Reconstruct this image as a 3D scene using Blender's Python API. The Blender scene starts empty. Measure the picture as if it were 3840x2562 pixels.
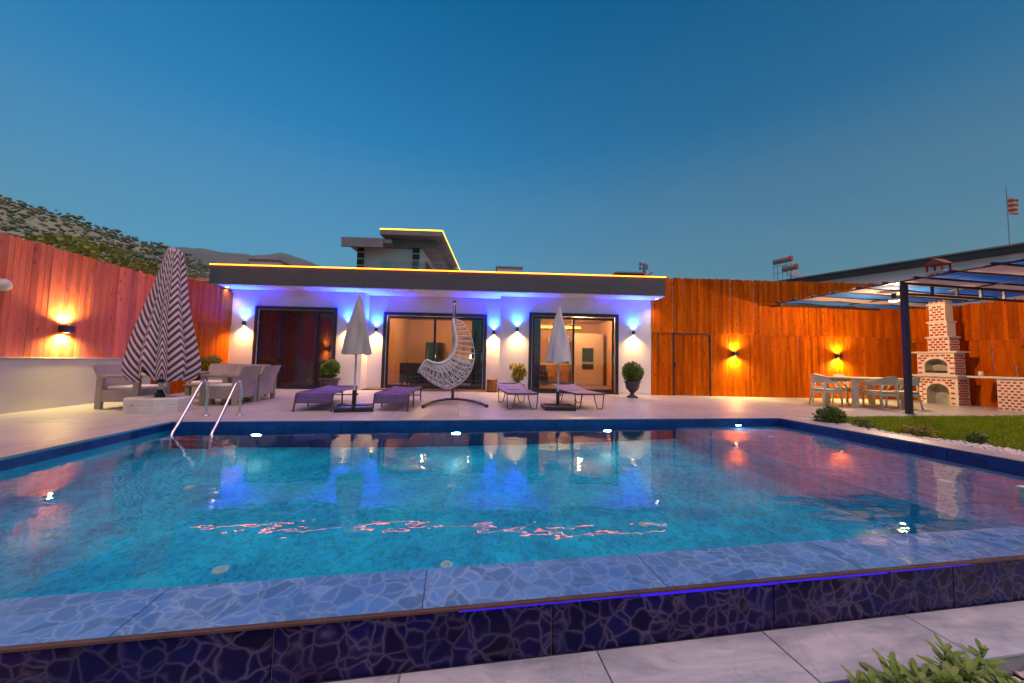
import bpy, bmesh, math, random
from mathutils import Vector, Matrix
R = math.radians
rng = random.Random(7)
sc = bpy.context.scene
col = sc.collection

# ------------------------------------------------------------------ camera, sky, sun, exposure
cam_d = bpy.data.cameras.new('camera')
cam_d.sensor_width = 36.0
cam_d.lens = 12.316
cam_d.clip_start = 0.05
cam_d.clip_end = 6000
cam = bpy.data.objects.new('camera', cam_d)
col.objects.link(cam)
_r = Vector((0.98670717, -0.16116337, 0.02086446))
_u = Vector((-0.02988328, -0.05374091, 0.99810766))
_f = Vector((0.15973712, 0.98546349, 0.05784263))
cam.matrix_world = Matrix(((_r.x, _u.x, -_f.x, 0), (_r.y, _u.y, -_f.y, 0), (_r.z, _u.z, -_f.z, 1.0), (0, 0, 0, 1)))
sc.camera = cam

SUN_AZ = 152.0      # behind the camera, to its right
world = bpy.data.worlds.new('World')
sc.world = world
world.use_nodes = True
wt = world.node_tree
sky = wt.nodes.new('ShaderNodeTexSky')
sky.sky_type = 'NISHITA'
sky.sun_disc = False
sky.sun_elevation = R(4.0)
sky.sun_rotation = R(SUN_AZ)
sky.ozone_density = 6.0
sky.air_density = 1.0
sky.dust_density = 0.25
tint = wt.nodes.new('ShaderNodeMix')
tint.data_type = 'RGBA'
tint.blend_type = 'MULTIPLY'
tint.inputs['Factor'].default_value = 1.0
tint.inputs[7].default_value = (0.04, 1.60, 1.14, 1)
wt.links.new(sky.outputs[0], tint.inputs[6])
# pale dusk haze low over the horizon, the same all round
geo = wt.nodes.new('ShaderNodeTexCoord')
sep = wt.nodes.new('ShaderNodeSeparateXYZ')
wt.links.new(geo.outputs['Generated'], sep.inputs[0])
hz = wt.nodes.new('ShaderNodeValToRGB')
wt.links.new(sep.outputs[2], hz.inputs[0])
he = hz.color_ramp.elements
wn = wt.nodes.new('ShaderNodeTexNoise')
wmap = wt.nodes.new('ShaderNodeVectorMath'); wmap.operation = 'MULTIPLY'; wmap.inputs[1].default_value = (1.6, 1.6, 9.0)
wt.links.new(geo.outputs['Generated'], wmap.inputs[0]); wt.links.new(wmap.outputs[0], wn.inputs['Vector'])
wn.inputs['Scale'].default_value = 1.7; wn.inputs['Detail'].default_value = 6
he[0].position = 0.0; he[0].color = (.78, .78, .78, 1)
he[1].position = .75; he[1].color = (0, 0, 0, 1)
for p_, c_ in ((.12, .70), (.28, .50), (.40, .34), (.52, .12)):
    e_ = he.new(p_); e_.color = (c_, c_, c_, 1)
hmix = wt.nodes.new('ShaderNodeMix')
hmix.data_type = 'RGBA'
wm1 = wt.nodes.new('ShaderNodeMath'); wm1.operation = 'MULTIPLY_ADD'; wm1.inputs[1].default_value = .34; wm1.inputs[2].default_value = .83
wt.links.new(wn.outputs[0], wm1.inputs[0])
wm2 = wt.nodes.new('ShaderNodeMath'); wm2.operation = 'MULTIPLY'
wt.links.new(wm1.outputs[0], wm2.inputs[0]); wt.links.new(hz.outputs[0], wm2.inputs[1])
wt.links.new(wm2.outputs[0], hmix.inputs[0])
wt.links.new(tint.outputs[2], hmix.inputs[6])
hmix.inputs[7].default_value = (.66, .90, .80, 1)
bg = wt.nodes['Background']
wt.links.new(hmix.outputs[2], bg.inputs[0])
bg.inputs[1].default_value = 0.135

sun_d = bpy.data.lights.new('sun', 'SUN')
sun_d.energy = 1.62
sun_d.angle = R(70)
sun_d.color = (1.0, 0.59, 0.52)
sun = bpy.data.objects.new('sun', sun_d)
col.objects.link(sun)
_el = R(75)
_az = R(SUN_AZ)
sd = Vector((math.sin(_az) * math.cos(_el), math.cos(_az) * math.cos(_el), math.sin(_el)))
sun.rotation_euler = sd.to_track_quat('Z', 'Y').to_euler()
sun.location = sd * 40

vs = sc.view_settings
vs.view_transform = 'Standard'
vs.look = 'None'
vs.exposure = 1.0
vs.gamma = 1.0
sc.cycles.use_denoising = True
sc.cycles.max_bounces = 10
sc.cycles.transparent_max_bounces = 12
sc.cycles.sample_clamp_indirect = 6.0

# ------------------------------------------------------------------ helpers
class MB:
    """collects boxes, tubes, prisms into one mesh"""
    def __init__(s):
        s.v = []; s.f = []; s.uv = None
    def add(s, vs_, fs_):
        n = len(s.v)
        s.v.extend([tuple(p) for p in vs_])
        s.f.extend([tuple(i + n for i in q) for q in fs_])
        return s
    def box(s, x0, x1, y0, y1, z0, z1):
        return s.add([(x0, y0, z0), (x1, y0, z0), (x1, y1, z0), (x0, y1, z0), (x0, y0, z1), (x1, y0, z1), (x1, y1, z1), (x0, y1, z1)],
                     [(0, 3, 2, 1), (4, 5, 6, 7), (0, 1, 5, 4), (1, 2, 6, 5), (2, 3, 7, 6), (3, 0, 4, 7)])
    def bbox(s, x0, x1, y0, y1, z0, z1, b=.01):
        """box with chamfered edges"""
        bm = bmesh.new()
        bmesh.ops.create_cube(bm, size=1)
        for v in bm.verts:
            v.co = Vector(((x0 + x1) / 2 + v.co.x * (x1 - x0), (y0 + y1) / 2 + v.co.y * (y1 - y0), (z0 + z1) / 2 + v.co.z * (z1 - z0)))
        bmesh.ops.bevel(bm, geom=list(bm.edges), offset=b, segments=2, affect='EDGES', profile=.5)
        bm.verts.index_update()
        s.add([v.co[:] for v in bm.verts], [[v.index for v in f.verts] for f in bm.faces])
        bm.free()
        return s
    def quad(s, a, b, c, d):
        return s.add([a, b, c, d], [(0, 1, 2, 3)])
    def tube(s, pts, r, n=8, closed=False, flat=1.0, cap=True):
        pts = [Vector(p) for p in pts]
        k = len(pts)
        rr = r if isinstance(r, (list, tuple)) else [r] * k
        base = len(s.v)
        up = None
        for i, p in enumerate(pts):
            if closed:
                t = pts[(i + 1) % k] - pts[i - 1]
            else:
                t = pts[min(i + 1, k - 1)] - pts[max(i - 1, 0)]
            t.normalize()
            if up is None:
                a = Vector((0, 0, 1)) if abs(t.z) < .9 else Vector((0, 1, 0))
                up = (a - t * a.dot(t)).normalized()
            else:
                up = (up - t * up.dot(t))
                up = up.normalized() if up.length > 1e-6 else t.orthogonal().normalized()
            w = t.cross(up)
            for j in range(n):
                an = 2 * math.pi * j / n
                s.v.append(tuple(p + (up * math.cos(an) * flat + w * math.sin(an)) * rr[i]))
        m = k if closed else k - 1
        for i in range(m):
            for j in range(n):
                a = base + i * n + j; b = base + i * n + (j + 1) % n
                c = base + ((i + 1) % k) * n + (j + 1) % n; d = base + ((i + 1) % k) * n + j
                s.f.append((a, b, c, d))
        if cap and not closed:
            s.f.append(tuple(base + j for j in range(n))[::-1])
            s.f.append(tuple(base + (k - 1) * n + j for j in range(n)))
        return s
    def cyl(s, p0, p1, r, n=12):
        return s.tube([p0, p1], r, n)
    def lathe(s, prof, n=24, c=(0, 0, 0), sq=None):
        base = len(s.v)
        for (r, z) in prof:
            for j in range(n):
                a = 2 * math.pi * j / n
                k = 1.0
                if sq:
                    k = 1 / max(abs(math.cos(a)), abs(math.sin(a))) ** sq
                s.v.append((c[0] + r * k * math.cos(a), c[1] + r * k * math.sin(a), c[2] + z))
        for i in range(len(prof) - 1):
            for j in range(n):
                s.f.append((base + i * n + j, base + i * n + (j + 1) % n, base + (i + 1) * n + (j + 1) % n, base + (i + 1) * n + j))
        s.f.append(tuple(base + j for j in range(n))[::-1])
        e = base + (len(prof) - 1) * n
        s.f.append(tuple(e + j for j in range(n)))
        return s
    def grid(s, fn, nu, nv, wrap=False):
        base = len(s.v)
        for i in range(nu + 1):
            for j in range(nv if wrap else nv + 1):
                s.v.append(tuple(fn(i / nu, j / nv)))
        w = nv if wrap else nv + 1
        for i in range(nu):
            for j in range(nv):
                a = base + i * w + j; b = base + i * w + (j + 1) % w
                s.f.append((a, b, b + w, a + w))
        return s
    def mesh(s, name, smooth=False):
        me = bpy.data.meshes.new(name)
        me.from_pydata(s.v, [], s.f)
        if smooth:
            me.shade_smooth()
        me.update()
        return me
    def build(s, name, mat, parent=None, smooth=False, loc=None, rz=None):
        return obj(name, s.mesh(name, smooth), mat, parent, loc, rz)

def obj(name, me, mat, parent=None, loc=None, rz=None, rot=None):
    o = bpy.data.objects.new(name, me)
    col.objects.link(o)
    if mat is not None and len(me.materials) == 0:
        me.materials.append(mat)
    if parent is not None:
        o.parent = parent
    if loc is not None:
        o.location = loc
    if rz is not None:
        o.rotation_euler = (0, 0, rz)
    if rot is not None:
        o.rotation_euler = rot
    return o

def tag(o, label=None, cat=None, group=None, kind=None):
    if label: o['label'] = label
    if cat: o['category'] = cat
    if group: o['group'] = group
    if kind: o['kind'] = kind
    return o

def thing(name, label, cat, loc=(0, 0, 0), rz=0, group=None):
    o = bpy.data.objects.new(name, None)
    o.empty_display_size = .1
    col.objects.link(o)
    o.location = loc
    o.rotation_euler = (0, 0, rz)
    return tag(o, label, cat, group)

def copy_tree(o, parent=None):
    c = o.copy()
    col.objects.link(c)
    c.parent = parent
    for ch in list(o.children):
        copy_tree(ch, c)
    return c

def struct(name, mb, mat, smooth=False):
    return tag(mb.build(name, mat, None, smooth), kind='structure')

def smoothstep(a, b, x):
    t = max(0, min(1, (x - a) / (b - a)))
    return t * t * (3 - 2 * t)

def spline(pts, n):
    """Catmull-Rom through points"""
    P = [Vector(p) for p in pts]
    P = [P[0] * 2 - P[1]] + P + [P[-1] * 2 - P[-2]]
    out = []
    m = len(P) - 3
    for i in range(n + 1):
        t = i / n * m
        k = min(int(t), m - 1)
        t -= k
        a, b, c, d = P[k:k + 4]
        out.append(.5 * ((2 * b) + (c - a) * t + (2 * a - 5 * b + 4 * c - d) * t * t + (3 * b - a - 3 * c + d) * t ** 3))
    return out

# ------------------------------------------------------------------ materials
class NT:
    def __init__(s, name):
        s.m = bpy.data.materials.new(name)
        s.m.use_nodes = True
        s.t = s.m.node_tree
        s.b = s.t.nodes['Principled BSDF']
        s.out = s.t.nodes['Material Output']
    def n(s, typ, **kw):
        x = s.t.nodes.new(typ)
        for k, v in kw.items():
            setattr(x, k, v)
        return x
    def l(s, a, b):
        s.t.links.new(a, b)
    def math(s, op, a, b=None, c=None):
        x = s.n('ShaderNodeMath', operation=op)
        for i, v in enumerate((a, b, c)):
            if v is None: continue
            if isinstance(v, (int, float)): x.inputs[i].default_value = v
            else: s.l(v, x.inputs[i])
        return x.outputs[0]
    def vmath(s, op, a, b=None):
        x = s.n('ShaderNodeVectorMath', operation=op)
        for i, v in enumerate((a, b)):
            if v is None: continue
            if isinstance(v, (tuple, list)): x.inputs[i].default_value = v
            else: s.l(v, x.inputs[i])
        return x.outputs[0]
    def mix(s, f, a, b, blend='MIX'):
        x = s.n('ShaderNodeMix', data_type='RGBA', blend_type=blend)
        for i, v in ((0, f), (6, a), (7, b)):
            if isinstance(v, (int, float)): x.inputs[i].default_value = v
            elif isinstance(v, (tuple, list)): x.inputs[i].default_value = (*v[:3], 1)
            else: s.l(v, x.inputs[i])
        return x.outputs[2]
    def ramp(s, f, *stops):
        x = s.n('ShaderNodeValToRGB')
        s.l(f, x.inputs[0])
        e = x.color_ramp.elements
        while len(e) < len(stops): e.new(.5)
        for k, (p, c) in enumerate(stops):
            e[k].position = p
            e[k].color = (*c, 1) if isinstance(c, (tuple, list)) else (c, c, c, 1)
        return x.outputs[0]
    def coords(s, stretch=(1, 1, 1), rnd=True, kind='Object'):
        tc = s.n('ShaderNodeTexCoord')
        v = tc.outputs[kind]
        if rnd:
            oi = s.n('ShaderNodeObjectInfo')
            cx = s.n('ShaderNodeCombineXYZ')
            r = s.math('MULTIPLY', oi.outputs['Random'], 37.0)
            s.l(r, cx.inputs[0]); s.l(s.math('MULTIPLY', r, 1.7), cx.inputs[1]); s.l(s.math('MULTIPLY', r, .6), cx.inputs[2])
            v = s.vmath('ADD', v, cx.outputs[0])
            s.rand = oi.outputs['Random']
        if stretch != (1, 1, 1):
            v = s.vmath('MULTIPLY', v, stretch)
        return v
    def noise(s, v, scale, detail=4, rough=.55, dist=0):
        x = s.n('ShaderNodeTexNoise')
        s.l(v, x.inputs['Vector'])
        x.inputs['Scale'].default_value = scale
        x.inputs['Detail'].default_value = detail
        x.inputs['Roughness'].default_value = rough
        x.inputs['Distortion'].default_value = dist
        return x.outputs[0]
    def bump(s, h, strength, dist=.02):
        x = s.n('ShaderNodeBump')
        s.l(h, x.inputs['Height'])
        x.inputs['Strength'].default_value = strength
        x.inputs['Distance'].default_value = dist
        s.l(x.outputs[0], s.b.inputs['Normal'])
        return x.outputs[0]
    def set(s, **kw):
        for k, v in kw.items():
            i = s.b.inputs[k.replace('_', ' ')]
            if isinstance(v, (int, float)): i.default_value = v
            elif isinstance(v, (tuple, list)): i.default_value = (*v[:3], 1)
            else: s.l(v, i)
        return s

def pmat(name, c1, c2=None, scale=4, rough=.6, metal=0, bump=0, bscale=60, stretch=(1, 1, 1), rnd=.0, spec=.5, detail=5, bdist=.01):
    m = NT(name)
    c2 = c2 or tuple(x * .78 for x in c1)
    v = m.coords(stretch)
    f = m.ramp(m.noise(v, scale, detail), (.32, 0.0), (.68, 1.0))
    c = m.mix(f, c1, c2)
    if rnd:
        k = m.math('ADD', m.math('MULTIPLY', m.rand, rnd), 1 - rnd / 2)
        cx = m.n('ShaderNodeCombineXYZ')
        for i in range(3): m.l(k, cx.inputs[i])
        c = m.mix(1.0, c, cx.outputs[0], 'MULTIPLY')
    m.set(Base_Color=c, Metallic=metal, Specular_IOR_Level=spec)
    m.l(m.math('ADD', m.math('MULTIPLY', f, .12), rough - .06), m.b.inputs['Roughness'])
    if bump:
        m.bump(m.noise(v, bscale, 3), bump, bdist)
    return m.m

def cloth(name, c1, c2):
    m = NT(name)
    v = m.coords((1, 1, 1))
    c = m.mix(m.ramp(m.noise(v, 3, 4), (.35, 0.0), (.65, 1.0)), c1, c2)
    m.set(Base_Color=c, Roughness=.8)
    tr = m.n('ShaderNodeBsdfTranslucent'); m.l(c, tr.inputs[0])
    mx = m.n('ShaderNodeMixShader'); mx.inputs[0].default_value = .5
    m.l(m.b.outputs[0], mx.inputs[1]); m.l(tr.outputs[0], mx.inputs[2]); m.l(mx.outputs[0], m.out.inputs[0])
    return m.m

def emat(name, color, strength):
    m = NT(name)
    m.set(Base_Color=(.02, .02, .02), Emission_Color=color, Emission_Strength=strength)
    return m.m

def wood(name, base, dark, light, rough=.55):
    m = NT(name)
    v = m.coords((9, 9, 1.1))
    v2 = m.coords((1, 1, .45))
    gr = m.noise(v, 6, 6, .62, 1.2)
    c = m.mix(m.ramp(gr, (.3, 0.0), (.72, 1.0)), base, dark)
    big = m.noise(v2, 2.2, 3)
    c = m.mix(m.ramp(big, (.42, 0.0), (.75, .6)), c, light)
    vo = m.n('ShaderNodeTexVoronoi')
    m.l(v2, vo.inputs['Vector']); vo.inputs['Scale'].default_value = 7.0
    kn = m.ramp(vo.outputs['Distance'], (.05, 1.0), (.2, 0.0))
    c = m.mix(m.math('MULTIPLY', kn, .75), c, tuple(x * .32 for x in dark))
    k = m.math('ADD', m.math('MULTIPLY', m.rand, .55), .72)
    cx = m.n('ShaderNodeCombineXYZ')
    for i in range(3): m.l(k, cx.inputs[i])
    c = m.mix(1.0, c, cx.outputs[0], 'MULTIPLY')
    m.set(Base_Color=c, Roughness=rough, Specular_IOR_Level=.03)
    m.bump(gr, .35, .004)
    return m.m

def veined(name, deep, tone, vein, scale=8.0, amt=1.0, rough=.22, rnd=True, spec=.5, cell=.25):
    """printed water-caustic tile: soft pale web over dark blue"""
    m = NT(name)
    v = m.coords((1, 1, 1), rnd)
    ns = m.n('ShaderNodeTexNoise'); m.l(v, ns.inputs['Vector']); ns.inputs['Scale'].default_value = 4.0
    off = m.vmath('MULTIPLY', m.vmath('SUBTRACT', ns.outputs['Color'], (.5, .5, .5)), (.11, .11, .11))
    n2 = m.n('ShaderNodeTexNoise'); m.l(v, n2.inputs['Vector']); n2.inputs['Scale'].default_value = 14.0; n2.inputs['Detail'].default_value = 1.0
    of2 = m.vmath('MULTIPLY', m.vmath('SUBTRACT', n2.outputs['Color'], (.5, .5, .5)), (.05, .05, .05))
    vd = m.vmath('ADD', m.vmath('ADD', v, off), of2)
    vc = m.n('ShaderNodeTexVoronoi'); m.l(vd, vc.inputs['Vector']); vc.inputs['Scale'].default_value = scale
    def web(scl, w):
        x = m.n('ShaderNodeTexVoronoi', feature='DISTANCE_TO_EDGE')
        m.l(vd, x.inputs['Vector']); x.inputs['Scale'].default_value = scl
        return m.ramp(x.outputs['Distance'], (0.0, 1.0), (w * .3, .55), (w, .14), (w * 1.9, 0.0))
    a = web(scale, .07)
    b = web(scale * .55, .045)
    msk = m.ramp(m.noise(v, 3.1, 3), (.30, .35), (.62, 1.0))
    web_ = m.math('MULTIPLY', m.math('MAXIMUM', a, m.math('MULTIPLY', b, .7)), msk)
    fld = m.mix(m.ramp(m.noise(v, 2.4, 4), (.35, 0.0), (.68, 1.0)), deep, tone)
    sp_ = m.n('ShaderNodeSeparateColor'); m.l(vc.outputs['Color'], sp_.inputs[0])
    kk = m.math('ADD', m.math('MULTIPLY', sp_.outputs[0], cell * 2), 1 - cell)
    kx = m.n('ShaderNodeCombineXYZ')
    for i in range(3): m.l(kk, kx.inputs[i])
    fld = m.mix(1.0, fld, kx.outputs[0], 'MULTIPLY')
    c = m.mix(m.math('MULTIPLY', web_, amt), fld, vein)
    m.set(Base_Color=c, Roughness=rough, Specular_IOR_Level=spec)
    return m.m

M = {}
M['deck'] = pmat('deck_tile', (.385, .36, .375), (.32, .30, .315), 1.6, .36, rnd=.12, bump=.02, bscale=9)
M['grout'] = pmat('grout', (.20, .18, .175), None, 8, .8)
M['slab_grout'] = pmat('slab_grout', (.34, .33, .34), None, 8, .8)
M['marble'] = NT('grey_marble')
def _marble(m):
    v = m.coords((1, 1, 1))
    vs1 = m.vmath('MULTIPLY', v, (.7, 2.2, 1))
    a = m.noise(vs1, 2.2, 7, .62, 1.6)
    b = m.noise(vs1, 7, 6, .6, .8)
    c = m.mix(m.ramp(a, (.34, 0.0), (.66, 1.0)), (.25, .29, .35), (.44, .47, .52))
    c = m.mix(m.ramp(b, (.56, 0.0), (.74, .55)), c, (.56, .58, .62))
    ln = m.ramp(m.math('ABSOLUTE', m.math('SUBTRACT', m.noise(v, 1.3, 6, .6, .9), .5)), (0.0, 1.0), (.012, 0.0))
    c = m.mix(m.math('MULTIPLY', ln, .22), c, (.14, .14, .16))
    m.set(Base_Color=c, Roughness=.42)
    m.bump(b, .12, .006)
    return m.m
M['marble'] = _marble(M['marble'])
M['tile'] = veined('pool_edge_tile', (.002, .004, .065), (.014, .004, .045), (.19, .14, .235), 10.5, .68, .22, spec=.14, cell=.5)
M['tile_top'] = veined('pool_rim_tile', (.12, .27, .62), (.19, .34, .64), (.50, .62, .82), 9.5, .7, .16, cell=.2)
M['basin'] = veined('pool_tile_lamplit', (.001, .29, .58), (.003, .52, .78), (.05, .90, .96), 24.0, .55, .3, rnd=False, cell=.24)  # teal glow of the underwater lamps painted into the tile colour
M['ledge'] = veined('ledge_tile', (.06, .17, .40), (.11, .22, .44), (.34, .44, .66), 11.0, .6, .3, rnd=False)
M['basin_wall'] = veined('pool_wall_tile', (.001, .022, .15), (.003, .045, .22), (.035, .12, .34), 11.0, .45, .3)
M['wall'] = pmat('white_render', (.72, .66, .68), (.66, .61, .63), 1.2, .7, bump=.08, bscale=45)
M['soffit'] = pmat('white_soffit', (.74, .73, .73), (.70, .69, .69), 1, .6)
M['fascia'] = pmat('dark_grey_cladding', (.10, .085, .095), (.08, .068, .078), 1.4, .42)
M['frame'] = pmat('anthracite_frame', (.022, .017, .022), (.03, .024, .03), 6, .32)
M['white_frame'] = pmat('pale_trim', (.62, .60, .60), None, 5, .45)
M['black'] = pmat('black_metal', (.012, .011, .013), (.02, .018, .02), 8, .4)
M['steel'] = pmat('stainless_steel', (.70, .70, .72), (.6, .6, .63), 12, .16, metal=1.0)
M['fence'] = wood('fence_pine', (.50, .090, .001), (.30, .036, .0008), (.60, .16, .003))
M['fence_pink_lit'] = wood('fence_pine_pink_lit', (.80, .19, .10), (.62, .105, .06), (.84, .28, .14))  # brighter, pinker copy of the pine: pink light painted into the planks
M['fence_rail'] = wood('fence_rail_pine', (.30, .06, .014), (.16, .03, .01), (.36, .09, .02))
M['plaster'] = pmat('pale_plaster', (.52, .47, .47), (.44, .40, .42), 1.1, .75, bump=.15, bscale=22)
M['rattan'] = None
M['cushion'] = pmat('cream_cushion', (.66, .60, .56), (.58, .53, .50), 7, .85, bump=.2, bscale=120)
M['resin'] = pmat('beige_resin', (.66, .55, .41), (.60, .50, .37), 5, .5)
M['sling'] = pmat('grey_sling_blue_spill', (.10, .05, .19), (.075, .038, .15), 14, .62, bump=.25, bscale=220, bdist=.002)  # violet share is blue lamp spill painted into the sling colour
M['sling_light'] = pmat('mauve_grey_sling', (.21, .15, .24), (.17, .12, .20), 14, .62, bump=.25, bscale=220, bdist=.002)
M['brown_metal'] = pmat('brown_lacquered_steel', (.055, .04, .045), (.04, .03, .035), 9, .42)
M['canvas'] = pmat('beige_canvas', (.44, .39, .37), (.38, .33, .32), 5, .85, bump=.12, bscale=90)
M['canvas_white'] = pmat('white_canvas', (.62, .58, .58), (.55, .52, .53), 5, .85, bump=.12, bscale=90)
M['rope'] = pmat('white_rope', (.66, .63, .64), (.52, .50, .52), 30, .7, bump=.3, bscale=160)
M['white_plastic'] = pmat('white_plastic', (.66, .62, .58), (.56, .52, .49), 6, .5)
M['pot'] = pmat('dark_terracotta_pot', (.075, .055, .06), (.05, .04, .045), 9, .6, bump=.2, bscale=40)
M['log'] = wood('log_wood', (.30, .12, .05), (.14, .05, .025), (.42, .20, .09))
M['blue_fabric'] = cloth('blue_shade_cloth', (.010, .13, .50), (.008, .10, .42))
M['taupe_fabric'] = cloth('taupe_shade_cloth', (.40, .30, .29), (.34, .26, .26))
M['brick'] = pmat('red_brick', (.40, .045, .03), (.28, .030, .022), 16, .75, rnd=.5, bump=.3, bscale=60)
M['mortar'] = pmat('white_mortar', (.74, .60, .54), (.64, .51, .46), 12, .85, bump=.3, bscale=50)
M['stone'] = pmat('pale_stone_slab', (.62, .58, .54), (.52, .49, .46), 9, .5)
M['soot'] = pmat('ash_lining', (.46, .41, .36), (.36, .31, .27), 4, .85)
M['red_paint'] = pmat('red_door_paint', (.22, .012, .012), (.17, .010, .010), 3, .45)
M['soil'] = pmat('soil', (.07, .045, .03), (.04, .028, .02), 7, .95, bump=.5, bscale=30)
M['ground'] = pmat('dry_ground', (.16, .13, .09), (.09, .09, .05), .12, .95, bump=.4, bscale=2)
M['hill'] = pmat('scrub_hill', (.235, .265, .18), (.19, .225, .145), .035, .95, detail=8)
M['far_hill'] = pmat('wooded_far_hill', (.10, .135, .13), (.07, .10, .085), .012, .95, detail=8)
M['bark'] = pmat('bark', (.10, .07, .05), (.06, .04, .03), 14, .9, 0, .5, 30)
M['pebble'] = pmat('white_pebble', (.68, .64, .61), (.50, .46, .44), 6, .6)
M['villa_wall'] = pmat('neighbour_render', (.80, .74, .70), (.74, .68, .65), .8, .75)
M['villa_grey'] = pmat('neighbour_concrete', (.26, .25, .25), (.19, .185, .19), 1.2, .7)
M['roof_dark'] = pmat('dark_roof_edge', (.05, .052, .055), (.038, .04, .043), 1.5, .5)
M['dark_brick'] = pmat('dark_cladding_block', (.05, .032, .03), (.035, .022, .02), 5, .6)
M['terracotta'] = pmat('terracotta', (.30, .09, .05), (.22, .06, .035), 6, .75)
M['tank'] = pmat('galvanised_tank', (.42, .42, .42), (.36, .36, .37), 5, .4, metal=.6)
M['orange_cap'] = pmat('orange_tank_cap', (.50, .085, .03), (.42, .07, .025), 5, .5)
M['curtain'] = pmat('brown_curtain', (.10, .05, .045), (.07, .035, .03), 3, .9)
M['violet_curtain'] = pmat('violet_curtain', (.24, .12, .40), (.18, .09, .32), 3, .9)
M['room'] = pmat('peach_room_paint', (.62, .36, .18), (.58, .33, .16), 1, .8)
M['room_floor'] = pmat('room_floor_tile', (.26, .15, .10), (.22, .12, .08), 2, .35)
M['inlet'] = pmat('pale_inlet', (.40, .66, .66), (.36, .6, .6), 5, .5)
M['cabinet'] = pmat('pale_cabinet', (.60, .46, .38), (.56, .43, .36), 3, .4)
M['cabinet_wood'] = wood('cabinet_oak', (.40, .20, .08), (.26, .12, .05), (.48, .27, .12))
M['dark_uph'] = pmat('dark_upholstery', (.055, .035, .035), (.04, .025, .025), 9, .9)
M['red_uph'] = pmat('red_upholstery', (.28, .03, .03), (.2, .02, .02), 9, .85)
M['oven'] = pmat('oven_glass', (.02, .015, .015), (.03, .02, .02), 5, .15)

def rattan():
    m = NT('taupe_plastic_rattan')
    v = m.coords((1, 1, 1))
    br = m.n('ShaderNodeTexWave', wave_type='BANDS', bands_direction='Z')
    m.l(v, br.inputs['Vector']); br.inputs['Scale'].default_value = 26
    b2 = m.n('ShaderNodeTexWave', wave_type='BANDS', bands_direction='DIAGONAL')
    m.l(v, b2.inputs['Vector']); b2.inputs['Scale'].default_value = 18
    h = m.math('ADD', br.outputs['Fac'], m.math('MULTIPLY', b2.outputs['Fac'], .5))
    c = m.mix(m.ramp(m.noise(v, 5, 3), (.35, 0.0), (.65, 1.0)), (.33, .27, .25), (.28, .23, .215))
    m.set(Base_Color=c, Roughness=.6)
    m.bump(h, .25, .004)
    return m.m
M['rattan'] = rattan()

def leafmat(name, c1, c2, c3):
    m = NT(name)
    v = m.coords((1, 1, 1))
    gi = m.n('ShaderNodeNewGeometry')
    f = m.ramp(gi.outputs['Random Per Island'], (0.0, 0.0), (1.0, 1.0))
    c = m.mix(f, c1, c2)
    c = m.mix(m.ramp(m.noise(v, 6, 2), (.5, 0.0), (.7, .8)), c, c3)
    m.set(Base_Color=c, Roughness=.55, Specular_IOR_Level=.3)
    try:
        m.set(Subsurface_Weight=0.0)
    except Exception:
        pass
    tr = m.n('ShaderNodeBsdfTranslucent')
    m.l(c, tr.inputs[0])
    mx = m.n('ShaderNodeMixShader'); mx.inputs[0].default_value = .25
    m.l(m.b.outputs[0], mx.inputs[1]); m.l(tr.outputs[0], mx.inputs[2]); m.l(mx.outputs[0], m.out.inputs[0])
    return m.m
M['box_leaf'] = leafmat('box_leaves', (.06, .13, .015), (.15, .24, .025), (.24, .28, .04))
M['yellow_leaf'] = leafmat('golden_leaves', (.26, .22, .02), (.42, .33, .03), (.12, .16, .02))
M['shrub_leaf'] = leafmat('shrub_leaves', (.08, .15, .03), (.16, .24, .05), (.22, .25, .07))
M['tree_leaf'] = leafmat('olive_leaves', (.14, .17, .03), (.27, .27, .04), (.36, .31, .07))
M['plant_leaf'] = leafmat('glossy_leaf', (.14, .25, .045), (.24, .36, .08), (.32, .38, .13))
M['grass'] = leafmat('grass_blades', (.18, .27, .003), (.29, .39, .004), (.38, .40, .006))
M['flower'] = pmat('violet_flower', (.10, .09, .55), (.16, .12, .60), 5, .6)
M['pink_flower'] = pmat('pink_flower', (.45, .30, .36), (.5, .36, .4), 5, .6)
M['scrub'] = leafmat('hill_scrub', (.17, .205, .13), (.24, .27, .17), (.28, .29, .20))

def glass():
    m = NT('door_glass')
    m.t.nodes.remove(m.b)
    g = m.n('ShaderNodeBsdfGlossy'); g.inputs['Roughness'].default_value = .02; g.inputs['Color'].default_value = (.95, .95, 1, 1)
    t = m.n('ShaderNodeBsdfTransparent'); t.inputs[0].default_value = (.80, .78, .76, 1)
    fr = m.n('ShaderNodeFresnel'); fr.inputs[0].default_value = 1.55
    f = m.math('ADD', m.math('MULTIPLY', fr.outputs[0], 1.1), .01)
    mx = m.n('ShaderNodeMixShader')
    m.l(f, mx.inputs[0]); m.l(t.outputs[0], mx.inputs[1]); m.l(g.outputs[0], mx.inputs[2]); m.l(mx.outputs[0], m.out.inputs[0])
    return m.m
M['glass'] = glass()
def darkglass():
    m = NT('dark_brown_glass')
    v = m.coords((14, 1, .2))
    c = m.mix(m.ramp(m.noise(v, 2, 3), (.35, 0.0), (.65, 1.0)), (.052, .020, .014), (.030, .012, .010))
    m.set(Base_Color=c, Roughness=.06, Specular_IOR_Level=.9)
    return m.m
M['dark_glass'] = darkglass()
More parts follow.
